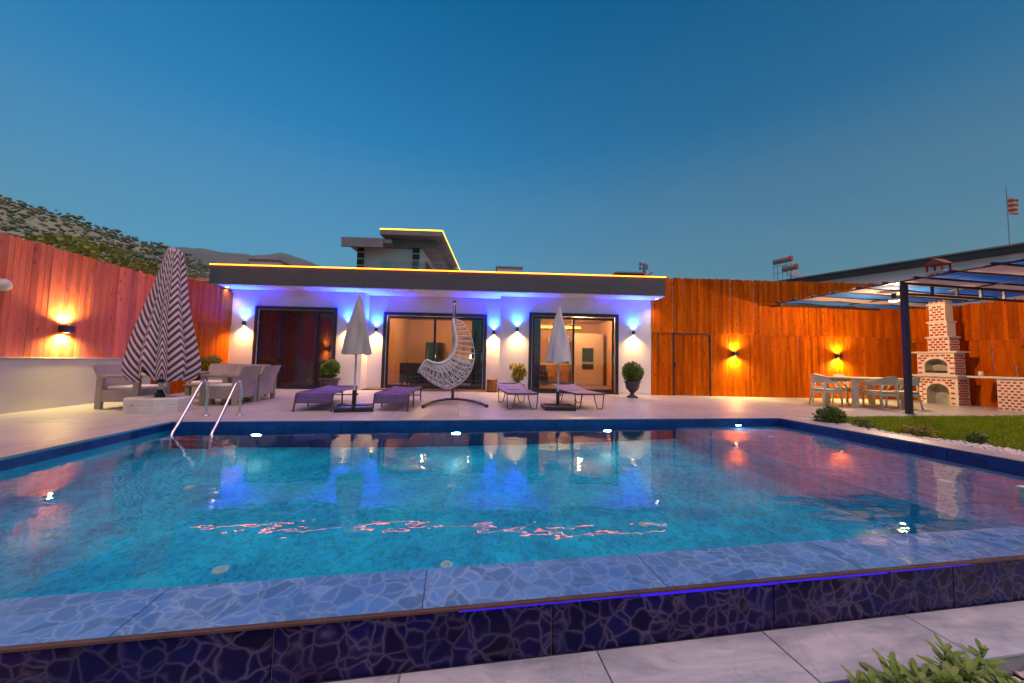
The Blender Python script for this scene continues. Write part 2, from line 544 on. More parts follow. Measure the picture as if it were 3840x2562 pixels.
def water():
    m = NT('pool_water')
    m.t.nodes.remove(m.b)
    g = m.n('ShaderNodeBsdfGlass'); g.inputs['IOR'].default_value = 1.33; g.inputs['Roughness'].default_value = 0.0
    g.inputs['Color'].default_value = (.90, .98, 1.0, 1)
    v = m.coords((1, 1, 1), False)
    a = m.noise(m.vmath('MULTIPLY', v, (1.0, 1.5, 1)), 5.5, 2, .5)
    b = m.noise(m.vmath('MULTIPLY', v, (.8, 1.6, 1)), 1.6, 2, .5)
    h = m.math('ADD', m.math('MULTIPLY', a, .35), m.math('MULTIPLY', b, 1.0))
    x = m.n('ShaderNodeBump'); m.l(h, x.inputs['Height']); x.inputs['Strength'].default_value = 1.0; x.inputs['Distance'].default_value = .0042
    m.l(x.outputs[0], g.inputs['Normal'])
    m.l(g.outputs[0], m.out.inputs[0])
    return m.m
M['water'] = water()

M['led_amber'] = emat('amber_led', (1.0, .12, .003), 11.0)
M['led_yellow'] = emat('yellow_led', (1.0, .55, .02), 2.2)
M['led_blue'] = emat('blue_led', (.03, .0, 1.0), .42)
M['lamp_warm'] = emat('warm_lens', (1.0, .62, .22), 14)
M['lamp_cool'] = emat('cool_lens', (.10, .45, 1.0), 14)
M['lamp_white'] = emat('white_lens', (1.0, .85, .75), 12)
M['pool_lamp'] = emat('pool_lamp_lens', (.38, 1.0, 1.0), 40)
M['room_lamp'] = emat('room_lamp_lens', (1.0, .72, .32), 14)
M['cove'] = emat('cove_led', (1.0, .55, .06), 2.6)
M['green_led'] = emat('green_led', (.1, 1.0, .1), 6)

# ------------------------------------------------------------------ setting: ground, pool, deck, paving
PX0, PX1, PY0, PY1 = -4.16, 6.36, 1.985, 6.06     # pool basin
WZ, FZ, LZ = -.11, -1.40, -.45                     # water, floor, ledge
FRY = 1.66                                         # front face of the overflow wall
g = MB()
zg = -.60
for a in ((-1500, -7.6, -300, 2600), (-7.6, 15.6, -300, 1.46), (15.6, 1500, -300, 2600), (-7.6, 15.6, 12.9, 2600)):
    g.quad((a[0], a[2], zg), (a[1], a[2], zg), (a[1], a[3], zg), (a[0], a[3], zg))
struct('ground', g, M['ground'])

# deck base (grout bed) with tiles as its pieces
d = MB()
d.box(-7.25, PX0 - .006, -2.0, 6.068, -.5, -.012)
d.box(-7.25, 15.3, 6.0685, 12.85, -.5, -.012)
d.box(PX1 + .006, 6.80, 1.2, 6.068, -.5, -.012)
deck = struct('deck', d, M['grout'])
def tile_mesh(w, h, t=.012, b=.002):
    m = MB()
    m.add([(0, 0, -t), (w, 0, -t), (w, h, -t), (0, h, -t), (0, 0, -b), (w, 0, -b), (w, h, -b), (0, h, -b),
           (b, b, 0), (w - b, b, 0), (w - b, h - b, 0), (b, h - b, 0)],
          [(0, 1, 5, 4), (1, 2, 6, 5), (2, 3, 7, 6), (3, 0, 4, 7), (4, 5, 9, 8), (5, 6, 10, 9), (6, 7, 11, 10), (7, 4, 8, 11), (8, 9, 10, 11)])
    return m.mesh('tile')
TW, TH, GP = 1.2, .8, .007
big = tile_mesh(TW - GP, TH - GP)
big.materials.append(M['deck'])
cache = {}
def lay(x0, x1, y0, y1, name, parent, mat, z=0.0, tw=TW, th=TH):
    x = x0
    while x < x1 - .02:
        w = min(tw, x1 - x)
        y = y0
        while y < y1 - .02:
            h = min(th, y1 - y)
            k = (round(w, 3), round(h, 3), mat.name)
            if k not in cache:
                cache[k] = tile_mesh(w - GP, h - GP)
                cache[k].materials.append(mat)
            obj(name, cache[k], mat, parent, (x, y, z + rng.uniform(-.0006, .0006)))
            y += th
        x += tw
lay(-7.1, PX0 - .35, 1.5, 6.06, 'deck_tile', deck, M['deck'])
lay(-7.1, 15.2, 6.40, 11.9, 'deck_tile', deck, M['deck'])
# coping round the pool
lay(PX0 - .35, PX0, 1.5, 6.06, 'coping_tile', deck, M['deck'], .004, .35, 1.2)
lay(-4.51, 6.76, 6.06, 6.40, 'coping_tile', deck, M['deck'], .004, 1.2, .35)
lay(-7.1, -4.51, 6.06, 6.40, 'deck_tile', deck, M['deck'], 0, 1.2, .35)
lay(6.76, 15.2, 6.20, 6.40, 'deck_tile', deck, M['deck'], 0, 1.2, .35)
lay(PX1, 6.76, 1.5, 6.06, 'coping_tile', deck, M['deck'], .004, .42, 1.2)

# pool basin: floor, ledge, walls (shared corner edges, faces inwards)
pool = thing('swimming_pool', 'large blue tiled swimming pool with an overflow edge and a shallow side ledge', 'swimming pool', (0, 0, 0))
LX = 4.12
b = MB()
b.quad((PX0, PY0, FZ), (LX, PY0, FZ), (LX, PY1, FZ), (PX0, PY1, FZ))
b.build('pool_floor', M['basin'], pool)
b = MB()
b.quad((LX, PY0, LZ), (PX1, PY0, LZ), (PX1, PY1, LZ), (LX, PY1, LZ))
b2 = MB()
b2.quad((LX, PY1, FZ), (LX, PY0, FZ), (LX, PY0, LZ), (LX, PY1, LZ))
b2.build('ledge_riser', M['basin'], pool)
b.build('shallow_ledge', M['ledge'], pool)
b = MB()
b.quad((PX0, PY1, FZ), (LX, PY1, FZ), (LX, PY1, -.012), (PX0, PY1, -.012))
b.quad((LX, PY1, LZ), (PX1, PY1, LZ), (PX1, PY1, -.012), (LX, PY1, -.012))
b.quad((PX1, PY1, LZ), (PX1, PY0, LZ), (PX1, PY0, -.012), (PX1, PY1, -.012))
b.quad((LX, PY0, FZ), (PX0, PY0, FZ), (PX0, PY0, WZ - .02), (LX, PY0, WZ - .02))
b.quad((PX1, PY0, LZ), (LX, PY0, LZ), (LX, PY0, WZ - .02), (PX1, PY0, WZ - .02))
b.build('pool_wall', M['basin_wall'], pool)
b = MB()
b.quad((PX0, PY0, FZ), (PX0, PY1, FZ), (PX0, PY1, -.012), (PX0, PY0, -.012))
b.build('left_pool_wall', M['basin'], pool)  # lamplight on this wall painted in with the floor's teal
def panel_mesh(w, h, t, mat, ax):
    """tile panel in a vertical plane; ax='x' runs along x facing -y, 'y' runs along y facing +x / -x"""
    m = MB()
    e = .003
    if ax == 'x':
        m.add([(0, 0, 0), (w, 0, 0), (w, 0, h), (0, 0, h), (e, -t, e), (w - e, -t, e), (w - e, -t, h - e), (e, -t, h - e)],
              [(4, 5, 6, 7), (0, 1, 5, 4), (1, 2, 6, 5), (2, 3, 7, 6), (3, 0, 4, 7)])
    else:
        s = 1 if t > 0 else -1
        fs = [(4, 7, 6, 5), (0, 4, 5, 1), (1, 5, 6, 2), (2, 6, 7, 3), (3, 7, 4, 0)]
        m.add([(0, 0, 0), (0, w, 0), (0, w, h), (0, 0, h), (t, e, e), (t, w - e, e), (t, w - e, h - e), (t, e, h - e)],
              fs if s < 0 else [q[::-1] for q in fs])
    me = m.mesh('panel')
    me.materials.append(mat)
    return me
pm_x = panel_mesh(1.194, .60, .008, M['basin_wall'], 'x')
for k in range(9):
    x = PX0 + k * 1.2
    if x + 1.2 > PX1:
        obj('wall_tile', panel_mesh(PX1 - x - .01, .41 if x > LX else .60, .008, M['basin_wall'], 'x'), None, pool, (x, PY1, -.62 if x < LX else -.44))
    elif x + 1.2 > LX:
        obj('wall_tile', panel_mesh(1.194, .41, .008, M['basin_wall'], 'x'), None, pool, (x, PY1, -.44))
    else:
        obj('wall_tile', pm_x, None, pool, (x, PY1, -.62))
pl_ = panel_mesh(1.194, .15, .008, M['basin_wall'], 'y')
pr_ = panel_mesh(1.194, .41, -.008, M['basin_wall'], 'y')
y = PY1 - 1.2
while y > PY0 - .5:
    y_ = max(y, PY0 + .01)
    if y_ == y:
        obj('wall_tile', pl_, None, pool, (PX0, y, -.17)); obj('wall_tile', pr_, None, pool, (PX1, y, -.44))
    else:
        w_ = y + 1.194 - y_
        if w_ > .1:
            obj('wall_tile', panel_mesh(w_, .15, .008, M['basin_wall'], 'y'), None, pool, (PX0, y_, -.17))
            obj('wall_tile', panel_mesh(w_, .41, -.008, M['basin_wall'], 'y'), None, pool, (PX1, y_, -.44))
    y -= 1.2
# overflow wall: core, rim tiles, front tiles, edge trim, blue led underneath the rim
b = MB()
b.box(PX0 - 1.5, PX1 + 4, FRY + .012, PY0 - .012, -.9, WZ - .022)
b.build('overflow_wall_core', M['grout'], pool)
rim = tile_mesh(1.196, PY0 - FRY - .012, .014, .002)
rim.materials.append(M['tile_top'])
fr_ = panel_mesh(1.196, .242, .01, M['tile'], 'x')
for k in range(-3, 9):
    x = -.17 + k * 1.2 + .06
    obj('rim_tile', rim, None, pool, (x, FRY + .012, WZ - .006))
    obj('front_tile', fr_, None, pool, (x + .60, FRY + .0118, WZ - .254))
M['edge_trim'] = pmat('brown_edge_trim', (.16, .075, .05), (.10, .045, .035), 9, .4)
b = MB(); b.box(-5, 10, FRY - .004, FRY + .014, WZ - .014, WZ - .003); b.build('edge_trim', M['edge_trim'], pool)
for (x0_, x1_, hh_) in ((.05, .92, .008), (.93, 1.72, .014), (1.73, 2.42, .011), (2.44, 3.02, .007)):
    b = MB(); b.box(x0_, x1_, FRY - .0015, FRY + .0015, WZ - .0145 - hh_, WZ - .0145); b.build('led_strip', M['led_blue'], pool)

# water sheet, a film over the rim included
w = MB()
w.quad((PX0, FRY + .002, WZ), (PX1, FRY + .002, WZ), (PX1, PY1, WZ), (PX0, PY1, WZ))
w.v = w.v
tag(w.build('pool_water', M['water']), kind='structure')

# underwater lamps on the far wall
def pool_lamp(x, z, label, r=.072, k=1):
    t = thing('pool_lamp', label, 'pool lamp', (x, PY1 - .008, z), 0, 'underwater lamps on the far pool wall')
    m = MB()
    m.tube([(0, -.002, 0), (0, -.026, 0)], r * 1.25, 24)
    m.build('rim_ring', M['steel'], t, True)
    m = MB()
    m.add([(r * math.cos(a * math.pi / 12), -.030, r * math.sin(a * math.pi / 12)) for a in range(24)], [tuple(range(24))])
    m.build('lens', M['pool_lamp'], t)
    return t
pool_lamp(-2.98, -.60, 'underwater lamp in the far pool wall beside the ladder, leftmost of the row')
pool_lamp(.06, -.60, 'underwater lamp in the far pool wall below the hanging egg chair')
pool_lamp(2.75, -.58, 'underwater lamp in the far pool wall below the loungers on the right')
pool_lamp(5.42, -.24, 'underwater lamp in the far pool wall above the shallow ledge', .06)
# inlets in the floor
for (x, y, lb) in ((-2.9, 4.55, 'round pale floor inlet in the pool nearest the ladder'), (.0, 4.5, 'round pale floor inlet in the middle of the pool, far row'), (2.45, 4.75, 'round pale floor inlet in the pool far row on the right'),
               (-1.75, 3.15, 'round pale floor inlet in the pool near row on the left'), (-.02, 3.12, 'round pale floor inlet in the pool near row in the middle'), (1.95, 3.4, 'round pale floor inlet in the pool near row on the right')):
    m = MB(); m.lathe([(.055, 0), (.055, .010), (.045, .015), (.022, .015), (.02, .008)], 20)
    o = m.build('floor_inlet', M['inlet'], None, True, (x, y, FZ))
    tag(o, lb, 'pool inlet', 'inlets in the pool floor')
for (x, y, lb) in ((5.3, 5.2, 'white inlet cover on the shallow ledge near the lamp'), (5.25, 3.05, 'white inlet cover on the shallow ledge nearer the camera')):
    m = MB(); m.lathe([(.055, 0), (.055, .010), (.045, .015), (.02, .015)], 20)
    tag(m.build('ledge_inlet', M['inlet'], None, True, (x, y, LZ)), lb, 'pool inlet', 'inlets on the shallow ledge')

# stone walk along the overflow wall
pv = MB()
pv.box(-9, 14, 1.366, FRY + .010, -.60, -.374)
paving = struct('paving', pv, M['slab_grout'])
for k in range(-5, 10):
    x = .71 + k * .9
    lay(x, x + .9, 1.36, FRY, 'stone_slab', paving, M['marble'], -.36, .9, .4)
b = MB(); b.box(.5, 1.92, 1.350, 1.3535, -.405, -.378)
b.build('led_strip', M['led_blue'], paving)
# planting bed in front of it
bd = MB(); bd.quad((-3, -1.5, -.46), (8, -1.5, -.46), (8, 1.364, -.46), (-3, 1.364, -.46))
struct('planting_bed', bd, M['soil'])

def pebble_field(name, area, n, r0, r1, z, seed, keep=None):
    rr = random.Random(seed)
    m = MB()
    base = [(0, 0, 1), (.85, 0, .25), (.25, .8, .3), (-.7, .5, .3), (-.7, -.5, .2), (.25, -.82, .25), (.4, .3, -.7), (-.4, .1, -.7)]
    fs = [(0, 1, 2), (0, 2, 3), (0, 3, 4), (0, 4, 5), (0, 5, 1), (1, 6, 2), (2, 6, 7, 3), (3, 7, 4), (4, 7, 6, 5), (5, 6, 1)]
    for i in range(n):
        x = rr.uniform(area[0], area[1]); y = rr.uniform(area[2], area[3])
        if keep and not keep(x, y): continue
        s = rr.uniform(r0, r1); a = rr.uniform(0, 6.28)
        sx, sy, sz = s * rr.uniform(.8, 1.3), s * rr.uniform(.7, 1.1), s * rr.uniform(.5, .8)
        zz = z + sz * .4 + rr.uniform(0, sz * .5)
        m.add([(x + math.cos(a) * p[0] * sx - math.sin(a) * p[1] * sy, y + math.sin(a) * p[0] * sx + math.cos(a) * p[1] * sy, zz + p[2] * sz) for p in base], fs)
    o = m.build(name, M['pebble'], None, True)
    return o
tag(pebble_field('white_pebbles', (2.05, 4.4, .85, 1.36), 1500, .014, .032, -.46, 3), 'white rounded pebbles in the planting bed in the corner', 'pebbles', kind='stuff')

# lawn on the right and its pebble border
def lawn_edge(y):           # lawn boundary towards the pool
    return 7.18 + .13 * math.sin(y * 2.3) + .06 * math.sin(y * 5.1)
ls = MB()
ls.quad((6.80, -1.5, -.03), (15.2, -1.5, -.03), (15.2, 6.19, -.03), (6.80, 6.19, -.03))
lawn = struct('lawn_soil', ls, M['soil'])
gm = MB()
gr_ = random.Random(11)
for i in range(46000):
    y = 6.17 - (gr_.random() ** 1.25) * 4.6
    x = 6.9 + (gr_.random() ** 1.15) * 8.2
    if x < lawn_edge(y) + gr_.uniform(0, .12): continue
    h = gr_.uniform(.03, .075); a = gr_.uniform(0, 6.28); wd = gr_.uniform(.006, .012)
    lx, ly = gr_.gauss(0, .022), gr_.gauss(0, .022)
    n_ = len(gm.v)
    gm.v += [(x - math.cos(a) * wd, y - math.sin(a) * wd, -.035), (x + math.cos(a) * wd, y + math.sin(a) * wd, -.035), (x + lx, y + ly, h - .03)]
    gm.f.append((n_, n_ + 1, n_ + 2))
tag(gm.build('lawn_grass', M['grass']), 'short green lawn beside the pool on the right', 'grass', kind='stuff')
tag(pebble_field('border_pebbles', (6.80, 7.4, 1.6, 6.18), 3800, .016, .034, -.035, 5, lambda x, y: x < lawn_edge(y) + .03), 'white pebbles bordering the lawn along the pool coping', 'pebbles', kind='stuff')

# ------------------------------------------------------------------ hills and terrain
def hill(name, prof, depth, back, mat, amp, seed, base=-1.0):
    """ridge profile (x, y, z) list -> slope from foot to ridge and down behind"""
    rr = random.Random(seed)
    pts = spline(prof, 46)
    m = MB()
    from mathutils import noise as nz
    ns = 14
    def fn(u, v):
        p = pts[int(round(u * 46))]
        t = v * 2 - 1                   # -1 foot in front, 0 ridge, 1 foot behind
        k = 1 - abs(t) ** 1.25
        yy = p.y + (t * depth if t < 0 else t * back)
        xx = p.x + (t * depth * p.x / max(p.y, 1) * .6 if t < 0 else 0)
        z = base + (p.z - base) * k
        z += amp * k * .5 * nz.noise(Vector((xx / (amp * 5), yy / (amp * 5), seed))) + amp * .25 * k * nz.noise(Vector((xx / (amp * 1.5), yy / (amp * 1.5), seed)))
        return (xx, yy, z)
    m.grid(fn, 46, ns * 2)
    o = m.build(name, mat, None, True)
    tag(o, kind='structure')
    return o, m
h1, h1m = hill('near_hill', [(-190, 70, 68), (-150, 85, 56), (-122, 95, 46), (-108, 100, 37.5), (-97, 100, 34.2), (-85.8, 100, 29.8), (-76.5, 100, 27.4), (-70.5, 100, 25.8), (-64, 101, 22), (-57, 103, 15), (-48, 105, 6), (-40, 108, -2)], 70, 120, M['hill'], 3.0, 2)
h2, h2m = hill('far_hill', [(-900, 760, 190), (-760, 780, 200), (-612, 800, 212), (-546, 800, 219), (-517, 800, 221.5), (-482, 800, 215), (-422, 800, 208), (-380, 805, 180), (-320, 815, 130), (-240, 830, 70), (-120, 850, 0)], 350, 400, M['far_hill'], 9, 5)
h3, h3m = hill('distant_ridge', [(-1300, 1560, 380), (-1050, 1580, 400), (-895, 1600, 418), (-795, 1600, 433), (-733, 1600, 439), (-670, 1600, 424), (-584, 1600, 398), (-480, 1610, 330), (-360, 1620, 240), (-200, 1640, 130), (0, 1660, 40), (200, 1680, 0)], 600, 500, M['far_hill'], 14, 9)
# scrub on the near hill
sm = MB()
sr = random.Random(4)
ico = [(0, 0, 1), (.89, 0, .45), (.28, .85, .45), (-.72, .53, .45), (-.72, -.53, .45), (.28, -.85, .45), (0, 0, -.3)]
icf = [(0, 1, 2), (0, 2, 3), (0, 3, 4), (0, 4, 5), (0, 5, 1), (6, 2, 1), (6, 3, 2), (6, 4, 3), (6, 5, 4), (6, 1, 5)]
hv = [v for v in h1m.v if v[2] > 1 and v[1] < 103]
for i in range(9500):
    a = sr.choice(hv); 
    x = a[0] + sr.uniform(-4, 4); y = a[1] + sr.uniform(-3, 3); z = a[2] + sr.uniform(-.6, .4)
    s = sr.uniform(.20, .60) * (1.6 if sr.random() < .12 else 1)
    sm.add([(x + p[0] * s * sr.uniform(.7, 1.3), y + p[1] * s * sr.uniform(.7, 1.3), z + p[2] * s * sr.uniform(.7, 1.2)) for p in ico], icf)
tag(sm.build('hill_scrub', M['scrub'], None, True), 'dense grey-green scrub covering the hillside behind the left fence', 'scrub', kind='stuff')

# ------------------------------------------------------------------ foliage makers
def leaf_cloud(m, centres, n, size, seed, shape=1.0, up=.2):
    """leaf-sized folded quads spread through the given blobs (x,y,z,r)"""
    rr = random.Random(seed)
    tot = sum(c[3] ** 2 for c in centres)
    for (cx, cy, cz, r) in centres:
        for i in range(int(n * r * r / tot)):
            v = Vector((rr.gauss(0, 1), rr.gauss(0, 1), rr.gauss(0, 1))).normalized()
            k = r * (rr.random() ** .33 if rr.random() < .4 else rr.uniform(.82, 1.06))
            p = Vector((cx, cy, cz)) + Vector((v.x * k, v.y * k, v.z * k * shape))
            s = size * rr.uniform(.6, 1.35)
            t = (v + Vector((rr.gauss(0, .6), rr.gauss(0, .6), rr.gauss(0, .6) + up))).normalized()
            w_ = t.cross(Vector((rr.gauss(0, 1), rr.gauss(0, 1), rr.gauss(0, 1)))).normalized() * s * .42
            nb = len(m.v)
            m.v += [tuple(p), tuple(p + t * s * .5 + w_), tuple(p + t * s), tuple(p + t * s * .5 - w_)]
            m.f.append((nb, nb + 1, nb + 2, nb + 3))
    return m

def tree(name, label, loc, h, rad, n, leafm, seed, group=None, lsize=.16, squash=.9):
    rr = random.Random(seed)
    t = thing(name, label, 'tree', loc, 0, group)
    m = MB()
    m.tube(spline([(0, 0, 0), (rr.uniform(-.1, .1), rr.uniform(-.1, .1), h * .3), (rr.uniform(-.2, .2), rr.uniform(-.2, .2), h * .75)], 8), [.16 - .012 * i for i in range(9)], 8)
    cs = []
    for k in range(11):
        a = rr.uniform(0, 6.28); q = rad * rr.uniform(.1, .68)
        z = h - rad * rr.uniform(.35, 1.25)
        cs.append((math.cos(a) * q, math.sin(a) * q, z, rad * rr.uniform(.28, .5)))
        m.tube(spline([(0, 0, h * .42), (math.cos(a) * q * .5, math.sin(a) * q * .5, z * .5 + h * .25), (math.cos(a) * q, math.sin(a) * q, z)], 5), [.07, .06, .05, .04, .03, .02], 6)
    m.build('trunk', M['bark'], t, True)
    leaf_cloud(MB_ := MB(), cs, n, lsize, seed + 1, squash)
    MB_.build('crown', leafm, t)
    return t
tree('olive_tree', 'yellow-green bushy tree rising above the left end of the pink fence', (-12.9, 13.8, zg), 5.4, 1.7, 4200, M['tree_leaf'], 21, 'trees beyond the left fence')
tree('olive_tree', 'small yellow-green tree peeking over the fence left of the striped umbrella', (-12.5, 15.8, zg), 5.1, 1.3, 3000, M['tree_leaf'], 22, 'trees beyond the left fence')
tree('olive_tree', 'round green tree behind the fence between striped umbrella and villa roof', (-14.9, 22.5, zg), 6.3, 1.6, 3000, M['tree_leaf'], 23, 'trees beyond the left fence')
tree('olive_tree', 'dull green tree on the slope behind the striped umbrella', (-17.2, 21.5, zg), 6.4, 1.5, 2600, M['scrub'], 24, 'trees beyond the left fence')
tree('olive_tree', 'low bushy tree over the fence nearest the left picture edge', (-15.3, 14.5, zg), 5.3, 1.2, 2200, M['scrub'], 25, 'trees beyond the left fence')

# ------------------------------------------------------------------ fences
HA = -math.atan(.13)                 # the villa and the fence beside it stand turned to the pool
HO = Vector((0, 11.55, 0))
def H(u, v, z=0):
    """villa frame -> world"""
    c, s = math.cos(HA), math.sin(HA)
    return Vector((HO.x + u * c - v * s, HO.y + u * s + v * c, z))
plank_cache = {}
def plank_mesh(w, h, mat, ear=True):
    k = (round(w, 3), round(h, 2), ear, mat.name)
    if k not in plank_cache:
        t, e = .019, (.030 if ear else .001)
        m = MB()
        pr = [(-w / 2, 0), (w / 2, 0), (w / 2, h - e), (w / 2 - e, h), (-w / 2 + e, h), (-w / 2, h - e)]
        n = len(pr)
        m.add([(x, 0, z) for x, z in pr] + [(x, t, z) for x, z in pr],
              [tuple(range(n)), tuple(range(2 * n - 1, n - 1, -1))] + [((i + 1) % n, i, n + i, n + (i + 1) % n) for i in range(n)])
        me = m.mesh('plank')
        me.materials.append(mat)
        plank_cache[k] = me
    return plank_cache[k]
def planks(parent, u0, u1, z0, z1, seed, skip=None, w=.09, ear=True, v=0.0, gapp=.10, mat=None):
    """a run of upright planks along local x, faces towards -y"""
    rr = random.Random(seed)
    u = u0
    while u < u1 - .012:
        ww = rr.choice((w - .012, w - .006, w, w + .006))
        ww = min(ww, u1 - u)
        if not (skip and skip(u, u + ww)):
            o = obj('plank', plank_mesh(ww, round((z1 - z0) + rr.uniform(-.018, .018), 2), mat or M['fence'], ear), None, parent,
                    (u + ww / 2, v + rr.uniform(-.004, .004), z0), None, (rr.uniform(-.003, .003), rr.uniform(-.006, .006), rr.uniform(-.015, .015)))
        u += ww + (rr.uniform(.006, .014) if rr.random() < gapp else rr.uniform(-.001, .002))

# left fence: low plaster wall, planks above it, then a taller double row up to the villa
lw = thing('garden_wall', 'low pale plaster wall under the left fence', 'wall', (-7.1, 0, 0))
m = MB(); m.bbox(-.22, 0, 1.0, 9.62, -.5, .885, .008); m.build('wall_body', M['plaster'], lw)
m = MB(); m.bbox(-.24, .015, 1.0, 9.63, .8855, .905, .004); m.build('wall_cap', M['plaster'], lw)
lf = thing('plank_fence', 'tall reddish pine plank fence standing on the low pale wall at the left', 'fence', (-7.13, 1.0, .905), R(90), 'pine plank fences')
planks(lf, 0, 8.6, 0, 1.97, 31, gapp=.02, mat=M['fence_pink_lit'])
for z in (.3, 1.1, 1.75):
    m = MB(); m.box(0, 8.6, .026, .07, z, z + .07); m.build('rail', M['fence_rail'], lf)
lb = thing('plank_fence', 'dark orange double-row plank fence between the striped umbrella and the villa', 'fence', (-7.12, 9.66, -.01), R(90), 'pine plank fences')
planks(lb, 0, 2.95, 0, 1.98, 32, ear=False)
planks(lb, 0, 2.95, 1.965, 3.07, 33, v=-.026, gapp=.03)
for z in (.3, 1.6, 2.2, 2.85):
    m = MB(); m.box(0, 2.95, .028, .072, z, z + .07); m.build('rail', M['fence_rail'], lb)

# right back fence in the villa frame with the gate
rf = thing('plank_fence', 'long orange pine fence of two plank rows running from the villa behind the dining set', 'fence', HO, HA, 'pine plank fences')
GU0, GU1, GZ = 7.20, 8.48, 2.08
planks(rf, 6.475, GU0 - .004, 0, 2.085, 34, ear=False, gapp=.06)
planks(rf, GU1 + .004, 16.0, 0, 2.085, 39, ear=False, gapp=.06)
planks(rf, 6.475, 16.0, 2.072, 3.93, 35, gapp=.20, v=-.026)
for z in (.25, 1.0, 1.85):
    m = MB(); m.box(6.48, GU0 - .03, .026, .07, z, z + .07); m.box(GU1 + .03, 16.0, .026, .07, z, z + .07); m.build('rail', M['fence_rail'], rf)
for z in (2.3, 3.1, 3.7):
    m = MB(); m.box(6.48, 16.0, .026, .07, z, z + .07); m.build('rail', M['fence_rail'], rf)
for u in (6.6, 9.6, 12.6, 15.8):
    m = MB(); m.box(u, u + .09, .075, .165, 0, 3.85); m.build('post', M['fence_rail'], rf)
gt = thing('plank_gate', 'plank gate in a thin black frame set into the right fence', 'gate', H(GU0, 0), HA)
planks(gt, .046, GU1 - GU0 - .046, .02, GZ - .035, 36, ear=False, v=.003, gapp=.0)
m = MB()
L_ = GU1 - GU0
for (a, b_, c, d_) in ((0, .045, .0, GZ), (L_ - .045, L_, 0, GZ)):
    m.box(a, b_, -.02, .03, c, d_)
m.box(.045, L_ - .045, -.02, .03, GZ - .045, GZ); m.box(.045, L_ - .045, .022, .05, 1.0, 1.05); m.box(.045, L_ - .045, .022, .05, .25, .30)
m.build('gate_frame', M['black'], gt)
m = MB(); m.bbox(.03, .075, -.032, -.021, .93, 1.12, .003); m.tube([(.055, -.03, 1.05), (.055, -.065, 1.05), (.06, -.07, 1.05), (.17, -.07, 1.048)], .011, 8); m.build('handle', M['black'], gt, True)
for z in (.22, 1.78):
    m = MB(); m.cyl((L_ - .022, -.034, z), (L_ - .022, -.034, z + .12), .014, 10); m.build('hinge', M['black'], gt)

# right side fence, towards the camera behind the barbecue
sf = thing('plank_fence', 'dark red-orange double-row plank fence behind the brick barbecue at the right', 'fence', (15.2, 9.45, 0), R(-90), 'pine plank fences')
planks(sf, 0, 5.6, 0, 1.93, 37, ear=False, gapp=.2)
planks(sf, 0, 5.6, 1.915, 3.02, 38, gapp=.2, v=-.026)
for z in (.3, 1.6, 2.2, 2.8):
    m = MB(); m.box(0, 5.6, .026, .07, z, z + .07); m.build('rail', M['fence_rail'], sf)

# ------------------------------------------------------------------ the villa
villa = thing('villa', 'single-storey white villa with dark flat roof edge and three wide glazed doors', 'house', HO, HA)
ZT = 3.165
m = MB()
for (u0, u1, z0, z1) in ((-7.2, -6.42, 0, ZT), (-6.42, -3.82, 2.63, ZT), (-3.82, -3.0, 0, ZT), (1.45, 2.40, 0, ZT), (2.40, 5.37, 2.64, ZT), (5.37, 6.46, 0, ZT)):
    m.box(u0, u1, 0, .2, z0, z1)
m.box(-3.2, -3.0, .2, .5, 0, ZT); m.box(1.45, 1.65, .2, .5, 0, ZT)
for (u0, u1, z0, z1) in ((-3.2, -2.5, 0, ZT), (-2.5, 1.0, 2.60, ZT), (1.0, 1.65, 0, ZT)):
    m.box(u0, u1, .5, .7, z0, z1)
m.box(-7.2, -7.0, .2, 7, 0, ZT); m.box(6.26, 6.46, .2, 7, 0, ZT); m.box(-7.2, 6.46, 7, 7.2, 0, ZT)
m.build('wall', M['wall'], villa)
m = MB()
for (u0, u1, v) in ((-7.2, -6.42, 0), (-3.82, -3.0, 0), (1.45, 2.40, 0), (5.37, 6.46, 0), (-3.0, -2.5, .5), (1.0, 1.45, .5)):
    m.box(u0 + .002, u1 - .002, v - .012, v - .001, .0, .085)
m.build('skirting', M['white_frame'], villa)
m = MB(); m.box(-7.36, 6.63, -.70, 7.4, 3.175, 3.77); m.build('roof', M['fascia'], villa)
m = MB(); m.box(-7.34, 6.61, -.685, .48, 3.15, 3.172); m.build('soffit', M['soffit'], villa)
m = MB(); m.box(-7.37, 6.64, -.716, -.702, 3.752, 3.776); m.box(-7.376, -7.362, -.716, 7.3, 3.752, 3.776); m.build('led_strip', M['led_amber'], villa)
# rooms
for nm, (u0, u1) in (('room_shell', (-6.98, -3.12)), ('room_shell', (-3.0, 1.5)), ('room_shell', (1.6, 6.24))):
    m = MB()
    v0, v1, zc = .72, 5.6, 2.92
    m.quad((u0, v1, .03), (u1, v1, .03), (u1, v1, zc), (u0, v1, zc))
    m.quad((u0, v0, .03), (u0, v1, .03), (u0, v1, zc), (u0, v0, zc))
    m.quad((u1, v1, .03), (u1, v0, .03), (u1, v0, zc), (u1, v1, zc))
    m.quad((u0, v0, zc), (u0, v1, zc), (u1, v1, zc), (u1, v0, zc))
    m.build(nm, M['room'], villa)
    m = MB(); m.quad((u0, .1, .03), (u1, .1, .03), (u1, v1, .03), (u0, v1, .03)); m.build('room_floor', M['room_floor'], villa)

